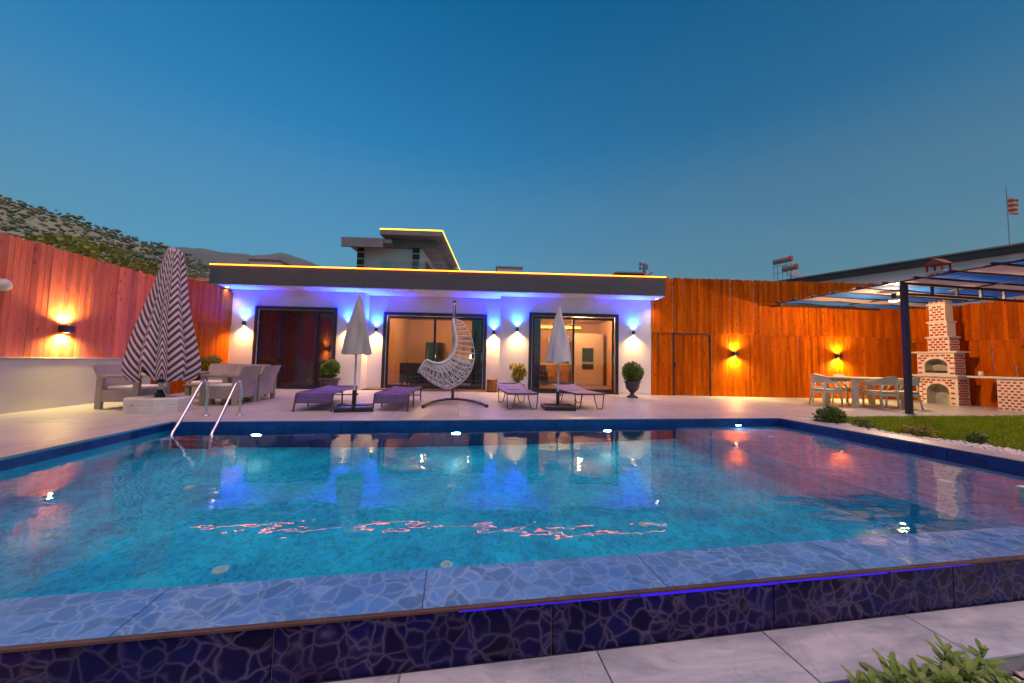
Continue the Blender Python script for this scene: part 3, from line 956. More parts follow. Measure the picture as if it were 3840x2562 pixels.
def door(u0, u1, zt, v, splits, glassmat, label=None, trim=.10):
    """sliding door: surround, leaves and panes"""
    m = MB()
    # dark surround proud of the wall
    m.box(u0 - trim, u0, v - .03, v + .10, 0, zt + trim); m.box(u1, u1 + trim, v - .03, v + .10, 0, zt + trim); m.box(u0, u1, v - .03, v + .10, zt, zt + trim)
    m.box(u0, u1, v + .02, v + .14, .005, .05)
    f = m.build('door_surround', M['frame'], villa)
    m = MB()
    e = .014
    m.box(u0 + .001, u0 + e, v - .012, v + .016, .05, zt - .001); m.box(u1 - e, u1 - .001, v - .012, v + .016, .05, zt - .001); m.box(u0 + e, u1 - e, v - .012, v + .016, zt - e, zt - .001)
    m.build('bright_trim', M['white_frame'], f)
    for i, (a, b_) in enumerate(splits):
        m = MB()
        s = .07
        vv = v + (.05 if i % 2 == 0 else .085)
        m.box(a, a + s, vv, vv + .035, .05, zt - .02); m.box(b_ - s, b_, vv, vv + .035, .05, zt - .02)
        m.box(a + s, b_ - s, vv, vv + .035, zt - .10, zt - .02); m.box(a + s, b_ - s, vv, vv + .035, .05, .15)
        m.build('leaf_frame', M['frame'], f)
        m = MB(); m.box(a + s + .001, b_ - s - .001, vv + .012, vv + .024, .151, zt - .101); m.build('pane', glassmat, f)
    m = MB(); h_ = splits[-1][1] - .035; m.bbox(h_ - .014, h_ + .014, v + .015, v + .045, 1.0, 1.28, .004); m.build('handle', M['steel'], f)
    return f
door(-6.32, -3.92, 2.53, 0, [(-6.30, -5.60), (-5.62, -5.03), (-5.05, -4.46), (-4.48, -3.94)], M['dark_glass'])
door(-2.40, .90, 2.50, .5, [(-2.385, -.74), (-.81, .885)], M['glass'])
door(2.50, 5.27, 2.54, 0, [(2.515, 3.92), (3.85, 5.255)], M['glass'])

# corner downlights in the soffit
def downlight(u, label):
    t = thing('downlight', label, 'downlight', H(u, -.36, 3.149), HA, 'downlights in the villa soffit')
    m = MB(); m.lathe([(.06, -.012), (.06, 0), (.045, 0)], 16); m.build('ring', M['white_frame'], t)
    m = MB(); m.lathe([(.042, -.014), (.042, -.0125)], 16); m.build('lens', M['lamp_white'], t)
    l = bpy.data.lights.new('downlight_beam', 'SPOT'); l.energy = 18; l.color = (1, .75, .55); l.spot_size = R(120); l.spot_blend = .8; l.shadow_soft_size = .04
    o = bpy.data.objects.new('downlight_beam', l); col.objects.link(o); o.parent = t; o.location = (0, 0, -.03)
downlight(-7.09, 'small bright downlight under the left corner of the villa roof')
downlight(6.50, 'small bright downlight under the right corner of the villa roof')

# up-and-down wall lamps
def sconce(pos, rz, label, up_col, up_w, dn_col, dn_w, group, up_lens, up_ang=160, dn_ang=160, box=True):
    t = thing('wall_lamp', label, 'wall lamp', pos, rz, group)
    m = MB()
    if box: m.bbox(-.085, .085, -.115, -.001, -.066, .066, .006)
    else: m.tube([(0, -.058, -.075), (0, -.058, .075)], .048, 20)
    if not box: m.bbox(-.03, .03, -.018, 0, -.04, .04, .004)
    m.build('body', M['black'], t)
    for s, mat, c, w_, ang in ((1, up_lens, up_col, up_w, up_ang), (-1, M['lamp_warm'], dn_col, dn_w, dn_ang)):
        m = MB()
        pts_ = [(.038 * math.cos(a * math.pi / 8), -.058 + .038 * math.sin(a * math.pi / 8), s * (.0675 if box else .0765)) for a in range(16)]
        m.add(pts_, [tuple(range(16)) if s > 0 else tuple(range(15, -1, -1))])
        m.build('lens', mat, t)
        l = bpy.data.lights.new('lamp_beam', 'SPOT'); l.energy = w_; l.color = c; l.spot_size = R(ang); l.spot_blend = 1.0; l.shadow_soft_size = .03
        o = bpy.data.objects.new('lamp_beam', l); col.objects.link(o); o.parent = t; o.location = (0, -.062, s * .085)
        o.rotation_euler = (math.pi if s > 0 else 0, 0, 0)
    return t
BLUE, WARM, ORNG = (.003, .022, 1.0), (1.0, .56, .17), (1.0, .80, .22)
GR1 = 'blue and warm wall lamps on the villa front'
for (u, v, z, lb) in ((-6.72, 0, 2.05, 'black wall lamp with blue uplight left of the dark entrance door'), (-3.42, 0, 2.04, 'black wall lamp with blue uplight behind the beige parasol'),
                      (-2.72, .5, 1.98, 'black wall lamp with blue uplight in the recess left of the middle door'), (1.24, .5, 1.98, 'black wall lamp with blue uplight in the recess right of the middle door'),
                      (2.01, 0, 2.06, 'black wall lamp with blue uplight above the potted golden shrub'), (5.86, 0, 2.04, 'black wall lamp with blue uplight above the urn at the villa right corner')):
    sconce(H(u, v - .001, z), HA, lb, BLUE, 950, WARM, 150, GR1, M['lamp_cool'], 122, 135, False)
GR2 = 'amber wall lamps on the pine fences'
sconce(H(9.27, -.008, 1.42), HA, 'amber up-and-down lamp on the right fence beside the gate', ORNG, 110, ORNG, 200, GR2, M['lamp_warm'])
sconce(H(12.81, -.008, 1.42), HA, 'amber up-and-down lamp on the right fence above the dining table', ORNG, 110, ORNG, 200, GR2, M['lamp_warm'])
sconce((-7.118, 7.66, 1.43), R(90), 'amber up-and-down lamp on the left fence above the pale wall', ORNG, 75, ORNG, 105, GR2, M['lamp_warm'])
# round white lamp on the fence at the picture's left edge
t = thing('bulkhead_lamp', 'small white dome lamp high on the left fence at the picture edge', 'lamp', (-7.118, 6.72, 2.05), R(90))
m = MB(); m.tube([(0, 0, 0), (0, -.04, 0)], .10, 20); m.build('base', M['white_plastic'], t)
m = MB(); m.tube([(0, -.04, 0), (0, -.07, 0), (0, -.095, 0), (0, -.105, 0)], [.09, .08, .05, .01], 20); m.build('dome', M['white_plastic'], t, True)

# things inside the rooms
def room_lamp(u, v, label, w_=14):
    t = thing('ceiling_spot', label, 'ceiling light', H(u, v, 2.915), HA, 'ceiling spots in the villa rooms')
    m = MB(); m.lathe([(.07, -.014), (.07, 0)], 16); m.build('ring', M['white_frame'], t)
    m = MB(); m.lathe([(.05, -.020), (.05, -.0145)], 16); m.build('lens', M['room_lamp'], t)
    l = bpy.data.lights.new('spot_glow', 'POINT'); l.energy = w_; l.color = (1, .58, .24); l.shadow_soft_size = .08
    o = bpy.data.objects.new('spot_glow', l); col.objects.link(o); o.parent = t; o.location = (0, 0, -.12)
room_lamp(-1.6, 3.2, 'ceiling spot inside the middle room on the left', 55)
room_lamp(.3, 3.2, 'ceiling spot inside the middle room on the right', 55)
room_lamp(2.8, 3.0, 'ceiling spot inside the right room on the left', 110)
room_lamp(4.8, 3.0, 'ceiling spot inside the right room on the right', 110)
t = thing('cove_light', 'long amber light strip along the ceiling of the right room', 'strip light', H(2.1, 5.2, 2.66), HA)
m = MB(); m.box(0, 3.2, 0, .05, 0, .09); m.build('tube', M['cove'], t)
m = MB(); m.box(-.02, 3.22, .051, .09, -.03, .12); m.build('housing', M['white_frame'], t)
t = thing('kitchen_tower', 'tall pale kitchen unit with a dark oven in the right room', 'cabinet', H(4.75, 4.0, .03), HA)
m = MB(); m.bbox(0, 1.3, 0, .6, 0, 2.3, .01); m.build('carcass', M['cabinet'], t)
m = MB(); m.bbox(.35, .85, -.03, -.001, 1.05, 1.65, .006); m.build('oven', M['oven'], t)
m = MB(); m.bbox(.35, .85, -.03, -.001, .72, .95, .006); m.build('warming_drawer', M['oven'], t)
for k in range(2):
    m = MB(); m.bbox(.03 + k * .9, .30 + k * .9, -.02, -.001, .08, 2.25, .005); m.build('cabinet_door', M['cabinet'], t)
t = thing('kitchen_counter', 'oak kitchen counter with drawers in the right room', 'cabinet', H(3.3, 4.6, .03), HA)
m = MB(); m.bbox(0, 1.35, 0, .6, .08, .86, .006); m.build('carcass', M['cabinet_wood'], t)
m = MB(); m.bbox(-.02, 1.37, -.03, .62, .861, .90, .005); m.build('worktop', M['stone'], t)
for r_ in range(3):
    m = MB(); m.bbox(.03, .66, -.018, -.001, .10 + r_ * .25, .33 + r_ * .25, .004); m.build('drawer', M['cabinet_wood'], t)
    m = MB(); m.bbox(.69, 1.32, -.018, -.001, .10 + r_ * .25, .33 + r_ * .25, .004); m.build('drawer', M['cabinet_wood'], t)
t = thing('wall_cabinet', 'pale wall cabinets above the oak counter in the right room', 'cabinet', H(3.7, 4.9, 1.5), HA)
m = MB(); m.bbox(0, 1.0, 0, .35, 0, .75, .008); m.build('carcass', M['cabinet'], t)
for k in range(2):
    m = MB(); m.bbox(.02 + k * .5, .48 + k * .5, -.018, -.001, .02, .73, .004); m.build('cabinet_door', M['cabinet'], t)
t = thing('wall_picture', 'red framed picture on the wall inside the right room', 'picture', H(2.45, 5.57, 1.35), HA)
m = MB(); m.bbox(0, .9, -.03, -.005, 0, .5, .005); m.build('picture_frame', M['white_frame'], t)
m = MB(); m.box(.05, .85, -.034, -.031, .05, .45); m.build('picture_sheet', M['red_uph'], t)
def sofa(name, label, pos, rz, w_, mat, pillow=None):
    t = thing(name, label, 'sofa', pos, rz)
    m = MB(); m.bbox(0, w_, 0, .85, .12, .42, .03); m.build('seat', mat, t)
    m = MB(); m.bbox(.0, w_, .62, .88, .425, .85, .05); m.build('backrest', mat, t)
    for x in (0, w_ - .18):
        m = MB(); m.bbox(x, x + .18, -.01, .61, .425, .62, .04); m.build('armrest', mat, t)
    for x in (.06, w_ - .12):
        for y_ in (.06, .74):
            m = MB(); m.box(x, x + .06, y_, y_ + .06, 0, .119); m.build('foot', M['black'], t)
    if pillow:
        for k in range(2):
            m = MB(); m.bbox(.25 + k * .55, .68 + k * .55, .45, .60, .43, .80, .06); m.build('pillow', pillow, t, True)
sofa('indoor_sofa', 'dark sofa with red pillows inside the right room', H(2.0, 3.3, .03), HA, 1.5, M['dark_uph'], M['red_uph'])
sofa('indoor_sofa', 'dark armchair silhouette inside the middle room on the left', H(-1.1, 2.55, .03), HA + math.pi, 1.15, M['dark_uph'])
sofa('indoor_sofa', 'dark sofa inside the middle room behind the egg chair', H(.75, 2.9, .03), HA + math.pi, 1.5, M['dark_uph'])
t = thing('sideboard', 'dark cabinet with a green light inside the middle room', 'cabinet', H(-1.75, 1.25, .03), HA)
m = MB(); m.bbox(0, 1.1, 0, .4, .06, .5, .006); m.build('carcass', M['dark_uph'], t)
m = MB(); m.box(.46, .49, -.012, -.001, .40, .43); m.build('indicator', M['green_led'], t)
for x in (.05, .98):
    m = MB(); m.box(x, x + .07, .05, .35, 0, .06); m.build('foot', M['black'], t)
t = thing('kitchen_cupboard', 'oak wall cupboards at the back of the middle room', 'cabinet', H(-.3, 5.2, 1.45), HA)
m = MB(); m.bbox(0, 1.6, 0, .38, 0, .75, .008); m.build('carcass', M['cabinet_wood'], t)
for k in range(3):
    m = MB(); m.bbox(.02 + k * .53, .51 + k * .53, -.018, -.001, .02, .73, .004); m.build('cupboard_door', M['cabinet_wood'], t)
t = thing('base_cupboard', 'dark base cupboards with oak worktop at the back of the middle room', 'cabinet', H(-1.1, 4.9, .03), HA)
m = MB(); m.bbox(0, 2.4, 0, .6, .0, .86, .008); m.build('carcass', M['dark_uph'], t)
m = MB(); m.bbox(-.02, 2.42, -.03, .6, .861, .90, .006); m.build('worktop', M['cabinet_wood'], t)
for k in range(4):
    m = MB(); m.bbox(.02 + k * .6, .57 + k * .6, -.02, -.001, .06, .82, .004); m.build('cupboard_door', M['dark_uph'], t)
t = thing('round_lamp', 'small warm table lamp glowing inside the middle room', 'lamp', H(.15, 4.95, .932), HA)
m = MB(); m.lathe([(.05, 0), (.05, .02), (.012, .03), (.012, .2)], 12); m.build('foot', M['black'], t)
m = MB(); m.lathe([(.11, .2), (.07, .36)], 16); m.build('lamp_shade', M['room_lamp'], t)
t = thing('refrigerator', 'dark tall refrigerator at the back of the middle room', 'refrigerator', H(-2.0, 4.9, .03), HA)
m = MB(); m.bbox(0, .8, 0, .65, .03, 1.8, .02); m.build('body', M['oven'], t)
m = MB(); m.bbox(.1, .13, -.04, -.001, .9, 1.5, .005); m.build('handle', M['steel'], t)
t = thing('curtain', 'violet curtain hanging at the left of the right glass door', 'curtain', H(2.50, .42, .06), HA)
m = MB(); m.grid(lambda a, b_: (a * .34, .035 * math.sin(a * 26), b_ * 2.5), 40, 2); m.build('cloth', M['violet_curtain'], t, True)
m = MB(); m.cyl((-.06, 0, 2.52), (.9, 0, 2.52), .012, 8); m.build('rod', M['black'], t)
t = thing('curtain', 'pale brown curtain at the right inside the middle door', 'curtain', H(.45, .95, .06), HA)
m = MB(); m.grid(lambda a, b_: (a * .4, .03 * math.sin(a * 30), b_ * 2.45), 40, 2); m.build('cloth', M['curtain'], t, True)
m = MB(); m.cyl((-.3, 0, 2.47), (.48, 0, 2.47), .012, 8); m.build('rod', M['black'], t)

# ------------------------------------------------------------------ striped closed umbrella on its white tank
def striped():
    m = NT('maroon_striped_canvas')
    uv = m.n('ShaderNodeAttribute', attribute_name='stripe')
    f = m.math('FRACT', uv.outputs['Fac'])
    s_ = m.ramp(f, (.0, 0.0), (.46, 0.0), (.50, 1.0), (.96, 1.0), (1.0, 0.0))
    v = m.coords((1, 1, 1))
    a = m.mix(m.noise(v, 9, 3), (.62, .57, .57), (.54, .49, .50))
    b_ = m.mix(m.noise(v, 9, 3), (.16, .026, .055), (.12, .02, .042))
    m.set(Base_Color=m.mix(s_, a, b_), Roughness=.85)
    m.bump(m.noise(v, 60, 2), .12, .004)
    return m.m
M['striped'] = striped()
def closed_canopy(name, parent, mat, z0, z1, r0, r1, folds, depth, seed, nz_=60, na=160, stripe=None, prof=None, lean=(0, 0), hem=.05):
    """pleated cloth hanging round a mast, from hem z0 to peak z1"""
    rr = random.Random(seed)
    ph = [rr.uniform(-.25, .25) for _ in range(folds + 1)]
    am = [rr.uniform(.65, 1.25) for _ in range(folds)]
    wds = [rr.uniform(.6, 1.4) for _ in range(folds)]
    tw = sum(wds); bnd = [0.0]
    for w_ in wds: bnd.append(bnd[-1] + w_ / tw)
    sl = [rr.uniform(.65, 1.35) for _ in range(folds)]; so = [rr.uniform(-.45, .45) for _ in range(folds)]
    hm = [rr.uniform(-1, 1) for _ in range(folds)]
    m = MB()
    st = []
    for i in range(nz_ + 1):
        t = i / nz_                       # 0 hem, 1 peak
        R_ = prof(t) if prof else r0 + (r1 - r0) * t
        for j in range(na):
            a = 2 * math.pi * j / na
            q = (a / (2 * math.pi) + .018 * math.sin(2.3 * t + a * 2) + .012 * math.sin(6 * t + seed)) % 1.0
            k = max(i_ for i_ in range(folds) if bnd[i_] <= q)
            fr = (q - bnd[k]) / (bnd[k + 1] - bnd[k])
            tri = 1 - abs(2 * fr - 1)            # 0 at valley .. 1 at ridge
            pl = (tri ** .8 - .5) * depth * am[k] * (1 - .72 * t)
            r = R_ * (1 + pl) + .012 * math.sin(7 * t + 3 * a)
            z = z0 + (z1 - z0) * t
            if t < .25:
                z += (hem * hm[k] * math.sin(math.pi * fr) - .10 * hem / .05 * (1 - tri) * .4) * (1 - t / .25)
            m.v.append((r * math.cos(a) + lean[0] * t, r * math.sin(a) + lean[1] * t, z))
            st.append((z1 - z) / .128 + ((tri * stripe * sl[k] + so[k]) if stripe else 0) * (1 - .45 * t))
    for i in range(nz_):
        for j in range(na):
            a = i * na + j; b_ = i * na + (j + 1) % na
            m.f.append((a, b_, b_ + na, a + na))
    m.f.append(tuple(nz_ * na + j for j in range(na)))
    me = m.mesh(name, True)
    at = me.attributes.new('stripe', 'FLOAT', 'POINT')
    at.data.foreach_set('value', st)
    o = obj(name, me, mat, parent)
    return o
ux, uy = -5.17, 7.22
su = thing('closed_umbrella', 'big closed garden umbrella in maroon and white stripes beside the pool ladder', 'umbrella', (ux, uy, .0))
def sp(t):
    # bell profile: narrow peak, wide body, tucked-in hem
    pts_ = [(0, .57), (.05, .635), (.10, .645), (.33, .53), (.65, .36), (.9, .215), (.975, .165), (1.0, .10)]
    for (a, ra), (b_, rb) in zip(pts_, pts_[1:]):
        if t <= b_:
            return (ra + (rb - ra) * (t - a) / (b_ - a)) * .64
    return .08
can = closed_canopy('canopy', su, M['striped'], .64, 2.93, 0, 0, 9, .46, 5, 70, 234, 2.2, sp, (.05, 0), .16)
m = MB(); m.cyl((0, 0, .27), (0, 0, 2.9), .034, 14); m.build('mast', M['white_plastic'], su)
m = MB(); m.lathe([(.075, .245), (.075, .33), (.05, .35), (.045, .38)], 16); m.build('mast_socket', M['black'], su)
m = MB(); m.lathe([(.036, .50), (.036, .56)], 14); m.build('blue_band', M['blue_fabric'], su)
m = MB(); m.tube([(.03, -.03, .5), (.10, -.06, .36), (.17, -.08, .26)], .008, 6); m.build('crank_cord', M['white_plastic'], su)
t = thing('umbrella_tank', 'low white weight tank carrying the striped umbrella', 'umbrella base', (ux, uy, 0), R(-6))
m = MB()
oc = [(-.41, -.2), (-.30, -.31), (.18, -.31), (.40, -.10), (.40, .2), (.26, .31), (-.30, .31), (-.41, .2)]
def octp(s, z): return [(x * s, y_ * s, z) for x, y_ in oc]
vs_ = octp(1.0, 0.0) + octp(1.0, .115) + octp(.985, .12) + octp(.985, .128) + octp(1.0, .133) + octp(1.0, .225) + octp(.96, .245)
m.add(vs_, [tuple(range(7, -1, -1))] + [(r_ * 8 + i, r_ * 8 + (i + 1) % 8, r_ * 8 + 8 + (i + 1) % 8, r_ * 8 + 8 + i) for r_ in range(6) for i in range(8)] + [tuple(range(48, 56))])
m.build('tank', M['white_plastic'], t)
m = MB(); m.tube([(-.18, -.30, .16), (-.18, -.332, .16)], .026, 14); m.build('filler_cap', M['white_plastic'], t)

# ------------------------------------------------------------------ beige closed parasols
def parasol(loc, label, mat, htop, zhem, rad, seed, cap=False):
    t = thing('closed_parasol', label, 'parasol', loc, 0, 'closed plain parasols between the loungers')
    def pf(q):
        return rad * (1 - q) ** .92 + .028 + .015 * math.sin(q * 3.1)
    closed_canopy('canopy', t, mat, zhem, htop - .06, 0, 0, 8, .34, seed, 40, 128, None, pf, (.01, 0), .035)
    m = MB(); m.cyl((0, 0, .12), (0, 0, htop - .05), .019, 12); m.build('pole', M['white_frame'], t)
    m = MB(); m.lathe([(.03, 0), (.034, .03), (.018, .06), (.004, .075)], 12, (.01, 0, htop - .075)); m.build('finial', mat, t, True)
    m = MB(); m.lathe([(.038, .10), (.038, .36), (.028, .38)], 14); m.build('socket', M['black'], t)
    m = MB(); m.tube([(.045, 0, .30), (.075, 0, .30)], .016, 8); m.build('locking_knob', M['black'], t)
    return t
def parasol_base(loc, rz, label):
    t = thing('parasol_base', label, 'parasol base', loc, rz, 'black parasol bases')
    for sx in (-1, 1):
        for sy in (-1, 1):
            m = MB(); m.bbox(.005 if sx > 0 else -.33, .33 if sx > 0 else -.005, .005 if sy > 0 else -.33, .33 if sy > 0 else -.005, .0, .085, .014)
            m.build('weight_slab', M['black'], t)
    m = MB(); m.bbox(-.31, .31, -.025, .025, .0855, .10, .003); m.build('cross_bar', M['black'], t)
parasol((-1.93, 7.35, .0), 'closed beige parasol between the two dark loungers on the left', M['canvas'], 2.28, 1.10, .22, 3)
parasol((2.24, 7.42, .0), 'closed white parasol between the two hairpin-leg loungers on the right', M['canvas_white'], 2.24, 1.02, .235, 8)
parasol_base((-1.90, 7.30, 0), R(10), 'black weight base of the beige parasol on the left')
parasol_base((2.24, 7.42, 0), R(-6), 'black weight base of the white parasol on the right')

# ------------------------------------------------------------------ loungers
def lounger_a(loc, rz, label, W=.64, Lg=1.9, hh=.33):
    """flat sling lounger whose cloth wraps down at the foot end"""
    t = thing('sun_lounger', label, 'sun lounger', loc, rz, 'sun loungers along the far pool edge')
    for x in (0, W):
        m = MB(); m.tube(spline([(x, -.10, .0), (x, -.045, .14), (x, .0, hh - .05), (x, .07, hh), (x, .6, hh), (x, 1.2, hh), (x, Lg, hh)], 26), .016, 8); m.build('side_rail', M['brown_metal'], t, True)
        m = MB(); m.tube([(x, Lg - .12, hh - .015), (x, Lg - .12, .0)], .015, 8); m.build('leg', M['brown_metal'], t)
        m = MB(); m.tube([(x, .62, hh - .015), (x, .62, .0)], .015, 8); m.build('leg', M['brown_metal'], t)
    for (y_, z) in ((-.035, .165), (Lg, hh), (Lg - .12, .14), (.62, hh - .03)):
        m = MB(); m.tube([(.0, y_, z), (W, y_, z)], .013, 8); m.build('cross_bar', M['brown_metal'], t)
    m = MB()
    path = spline([(0, -.040, .175), (0, -.012, .25), (0, .012, hh - .02), (0, .08, hh + .008), (0, .6, hh - .006), (0, 1.25, hh - .004), (0, Lg - .01, hh + .008)], 30)
    def cl(a, b_):
        p = path[int(round(a * 30))]
        sag = -.018 * math.sin(math.pi * b_) * (1 if a > .3 else .3)
        return (.012 + b_ * (W - .024), p.y, p.z + sag)
    m.grid(cl, 30, 6)
    m.build('sling', M['sling'], t, True)
    return t
def lounger_b(loc, rz, label, W=.66, Lg=1.85, hh=.34):
    t = thing('sun_lounger', label, 'sun lounger', loc, rz, 'sun loungers along the far pool edge')
    m = MB(); m.tube([(0, 0, hh), (W, 0, hh), (W, Lg * .62, hh), (W, Lg, hh + .10), (0, Lg, hh + .10), (0, Lg * .62, hh)], .014, 8, True); m.build('frame', M['brown_metal'], t, True)
    for y_ in (.06, Lg * .72):
        for x, s in ((0, 1), (W, -1)):
            z = hh - .012 + (.02 if y_ > .5 else 0)
            m = MB()
            m.tube(spline([(x, y_, z), (x + s * .012, y_ + .012, .10), (x + s * .03, y_ + .03, .014), (x + s * .11, y_ + .05, .012), (x + s * .15, y_ + .06, .10), (x + s * .20, y_ + .07, z)], 22), .011, 7)
            m.build('hairpin_leg', M['brown_metal'], t, True)
    m = MB()
    def cl(a, b_):
        y_ = .012 + a * (Lg - .024)
        z = hh + (max(0, y_ - Lg * .62) / (Lg * .38)) * .10
        return (.012 + b_ * (W - .024), y_, z + .008 - .022 * math.sin(math.pi * b_))
    m.grid(cl, 16, 6); m.build('sling', M['sling_light'], t, True)
    for y_ in (.02, Lg * .62):
        m = MB(); m.tube([(.0, y_, hh - .012), (W, y_, hh - .012)], .011, 8); m.build('cross_bar', M['brown_metal'], t)
    return t
lounger_a((-2.90, 7.14, 0), R(1.5), 'dark lounger with drooping foot panel left of the beige parasol')
lounger_a((-1.50, 7.12, 0), R(-2), 'dark lounger with drooping foot panel between parasol and egg chair')
lounger_b((1.10, 7.22, 0), R(1), 'mauve lounger on thin hairpin legs left of the white parasol')
lounger_b((2.58, 7.22, 0), R(1), 'mauve lounger on thin hairpin legs right of the white parasol')

# ------------------------------------------------------------------ hanging egg chair
def egg_chair():
    t = thing('hanging_chair', 'white woven egg chair hanging from a dark curved stand', 'swing chair', (.0, 8.15, 0), R(4))
    spine = spline([(-.05, 1.97), (.14, 1.90), (.30, 1.70), (.40, 1.43), (.45, 1.12), (.39, .80), (.22, .54), (-.10, .36), (-.42, .45), (-.66, .62), (-.79, .74)] if False else
                   [(-.05, 0, 1.97), (.14, 0, 1.90), (.30, 0, 1.70), (.40, 0, 1.43), (.45, 0, 1.12), (.39, 0, .80), (.22, 0, .54), (-.10, 0, .36), (-.42, 0, .45), (-.66, 0, .62), (-.79, 0, .74)], 60)
    rimc = spline([(-.06, 0, 1.95), (-.06, 0, 1.84), (-.03, 0, 1.66), (.01, 0, 1.45), (-.04, 0, 1.20), (-.14, 0, 1.04), (-.25, 0, .96), (-.38, 0, .93), (-.52, 0, .96), (-.64, 0, .985), (-.78, 0, .76)], 60)
    wid = spline([(.03, 0, 0), (.17, 0, 0), (.26, 0, 0), (.33, 0, 0), (.40, 0, 0), (.45, 0, 0), (.48, 0, 0), (.49, 0, 0), (.47, 0, 0), (.43, 0, 0), (.40, 0, 0)], 60)
    def S(s, u):
        i = s * 60
        k = min(int(i), 59); f = i - k
        a = spine[k].lerp(spine[k + 1], f); b_ = rimc[k].lerp(rimc[k + 1], f); w_ = wid[k].x * (1 - f) + wid[k + 1].x * f
        c = math.cos(u * math.pi / 2) ** .8 if abs(u) < 1 else 0
        return Vector((b_.x + (a.x - b_.x) * c, -w_ * math.sin(u * math.pi / 2), b_.z + (a.z - b_.z) * c))
    for sgn in (-1, 1):
        m = MB(); m.tube([S(i / 50, sgn) for i in range(51)], .026, 8); m.build('rim', M['rope'], t, True)
    m = MB(); m.tube([S(1.0, -1 + 2 * j / 24) for j in range(25)], .024, 8); m.build('front_lip', M['rope'], t, True)
    m = MB()
    for k in range(1, 22):                       # cross slats
        s = .03 + k * .0445
        m.tube([S(s, -1 + 2 * j / 14) for j in range(15)], .011 if s < .5 else .010, 5)
    o = m.build('cross_weave', M['rope'], t, True); o['kind'] = 'stuff'
    m = MB()
    for k in range(7):                           # lengthwise strands
        u = -.84 + k * .28
        a0 = .0 if k == 3 else .42
        m.tube([S(a0 + (1 - a0) * j / 46, u) for j in range(47)], .012, 5)
    for sg in (-1, 1):                           # diagonal wrap of the basket
        for k in range(12):
            q = k / 12
            m.tube([S(.46 + .54 * max(0, min(1, q + .32 * (j / 12 - .5) * sg)), -1 + 2 * j / 12) for j in range(13)], .010, 5)
    o = m.build('basket_weave', M['rope'], t, True); o['kind'] = 'stuff'
    m = MB()
    hook = [(-.05, 0, 1.97), (-.052, 0, 2.08)]
    m.tube(hook, .012, 8)
    for k in range(7):
        m.lathe([(.022, -.006), (.030, 0), (.022, .006)], 12, (-.05, 0, 2.10 + k * .02))
    m.tube([(-.05, 0, 2.2), (-.045, .0, 2.33)], .012, 8)
    m.build('spring_hook', M['steel'], t, True)
    m = MB()
    m.tube(spline([(.02, .62, .06), (.02, .66, .5), (.02, .66, 1.2), (.01, .60, 1.9), (-.01, .42, 2.25), (-.03, .2, 2.36), (-.045, .0, 2.36)], 30), .036, 12)
    m.build('stand_pole', M['brown_metal'], t, True)
    m = MB()
    m.tube(spline([(-.66, -.52, .03), (-.60, -.30, .045), (-.42, .22, .05), (-.15, .58, .055), (.02, .64, .055), (.20, .58, .055), (.46, .22, .05), (.62, -.30, .045), (.68, -.52, .03)], 40), .030, 10)
    m.build('stand_base', M['brown_metal'], t, True)
    for x in (-.66, .68):
        m = MB(); m.lathe([(.034, 0), (.038, .01), (.038, .05), (.03, .062)], 12, (x, -.53, 0)); m.build('foot_cap', M['black'], t)
    return t
egg_chair()

# ------------------------------------------------------------------ pool ladder rails
def ladder():
    t = thing('pool_ladder', 'stainless steel pool ladder with two curved handrails', 'ladder', (0, 0, 0))
    for (ax, ay, wx, wy) in ((-4.05, 6.62, -3.84, 5.60), (-3.57, 6.66, -3.33, 5.57)):
        d_ = Vector((wx - ax, wy - ay, 0)); 
        P = lambda k, z: (ax + d_.x * k, ay + d_.y * k, z)
        m = MB()
        m.tube(spline([P(0, 0), P(0, .2), P(0, .42), P(.02, .52), P(.10, .585), P(.2, .57), P(.34, .46), P(.62, .20), P(.86, -.01), P(.97, -.10), P(1.0, -.22), P(1.0, -.6), P(1.0, -1.15)], 60), .021, 10)
        m.build('handrail', M['steel'], t, True)
        m = MB(); m.lathe([(.055, .004), (.055, .012), (.03, .022)], 16, (ax, ay, 0)); m.build('anchor_flange', M['steel'], t, True)
    for z in (-.42, -.70, -.98):
        m = MB()
        m.add([(-3.84, 5.58, z), (-3.33, 5.55, z), (-3.33, 5.64, z), (-3.84, 5.67, z), (-3.84, 5.58, z + .03), (-3.33, 5.55, z + .03), (-3.33, 5.64, z + .03), (-3.84, 5.67, z + .03)],
              [(0, 3, 2, 1), (4, 5, 6, 7), (0, 1, 5, 4), (1, 2, 6, 5), (2, 3, 7, 6), (3, 0, 4, 7)])
        m.build('tread', M['steel'], t)
ladder()

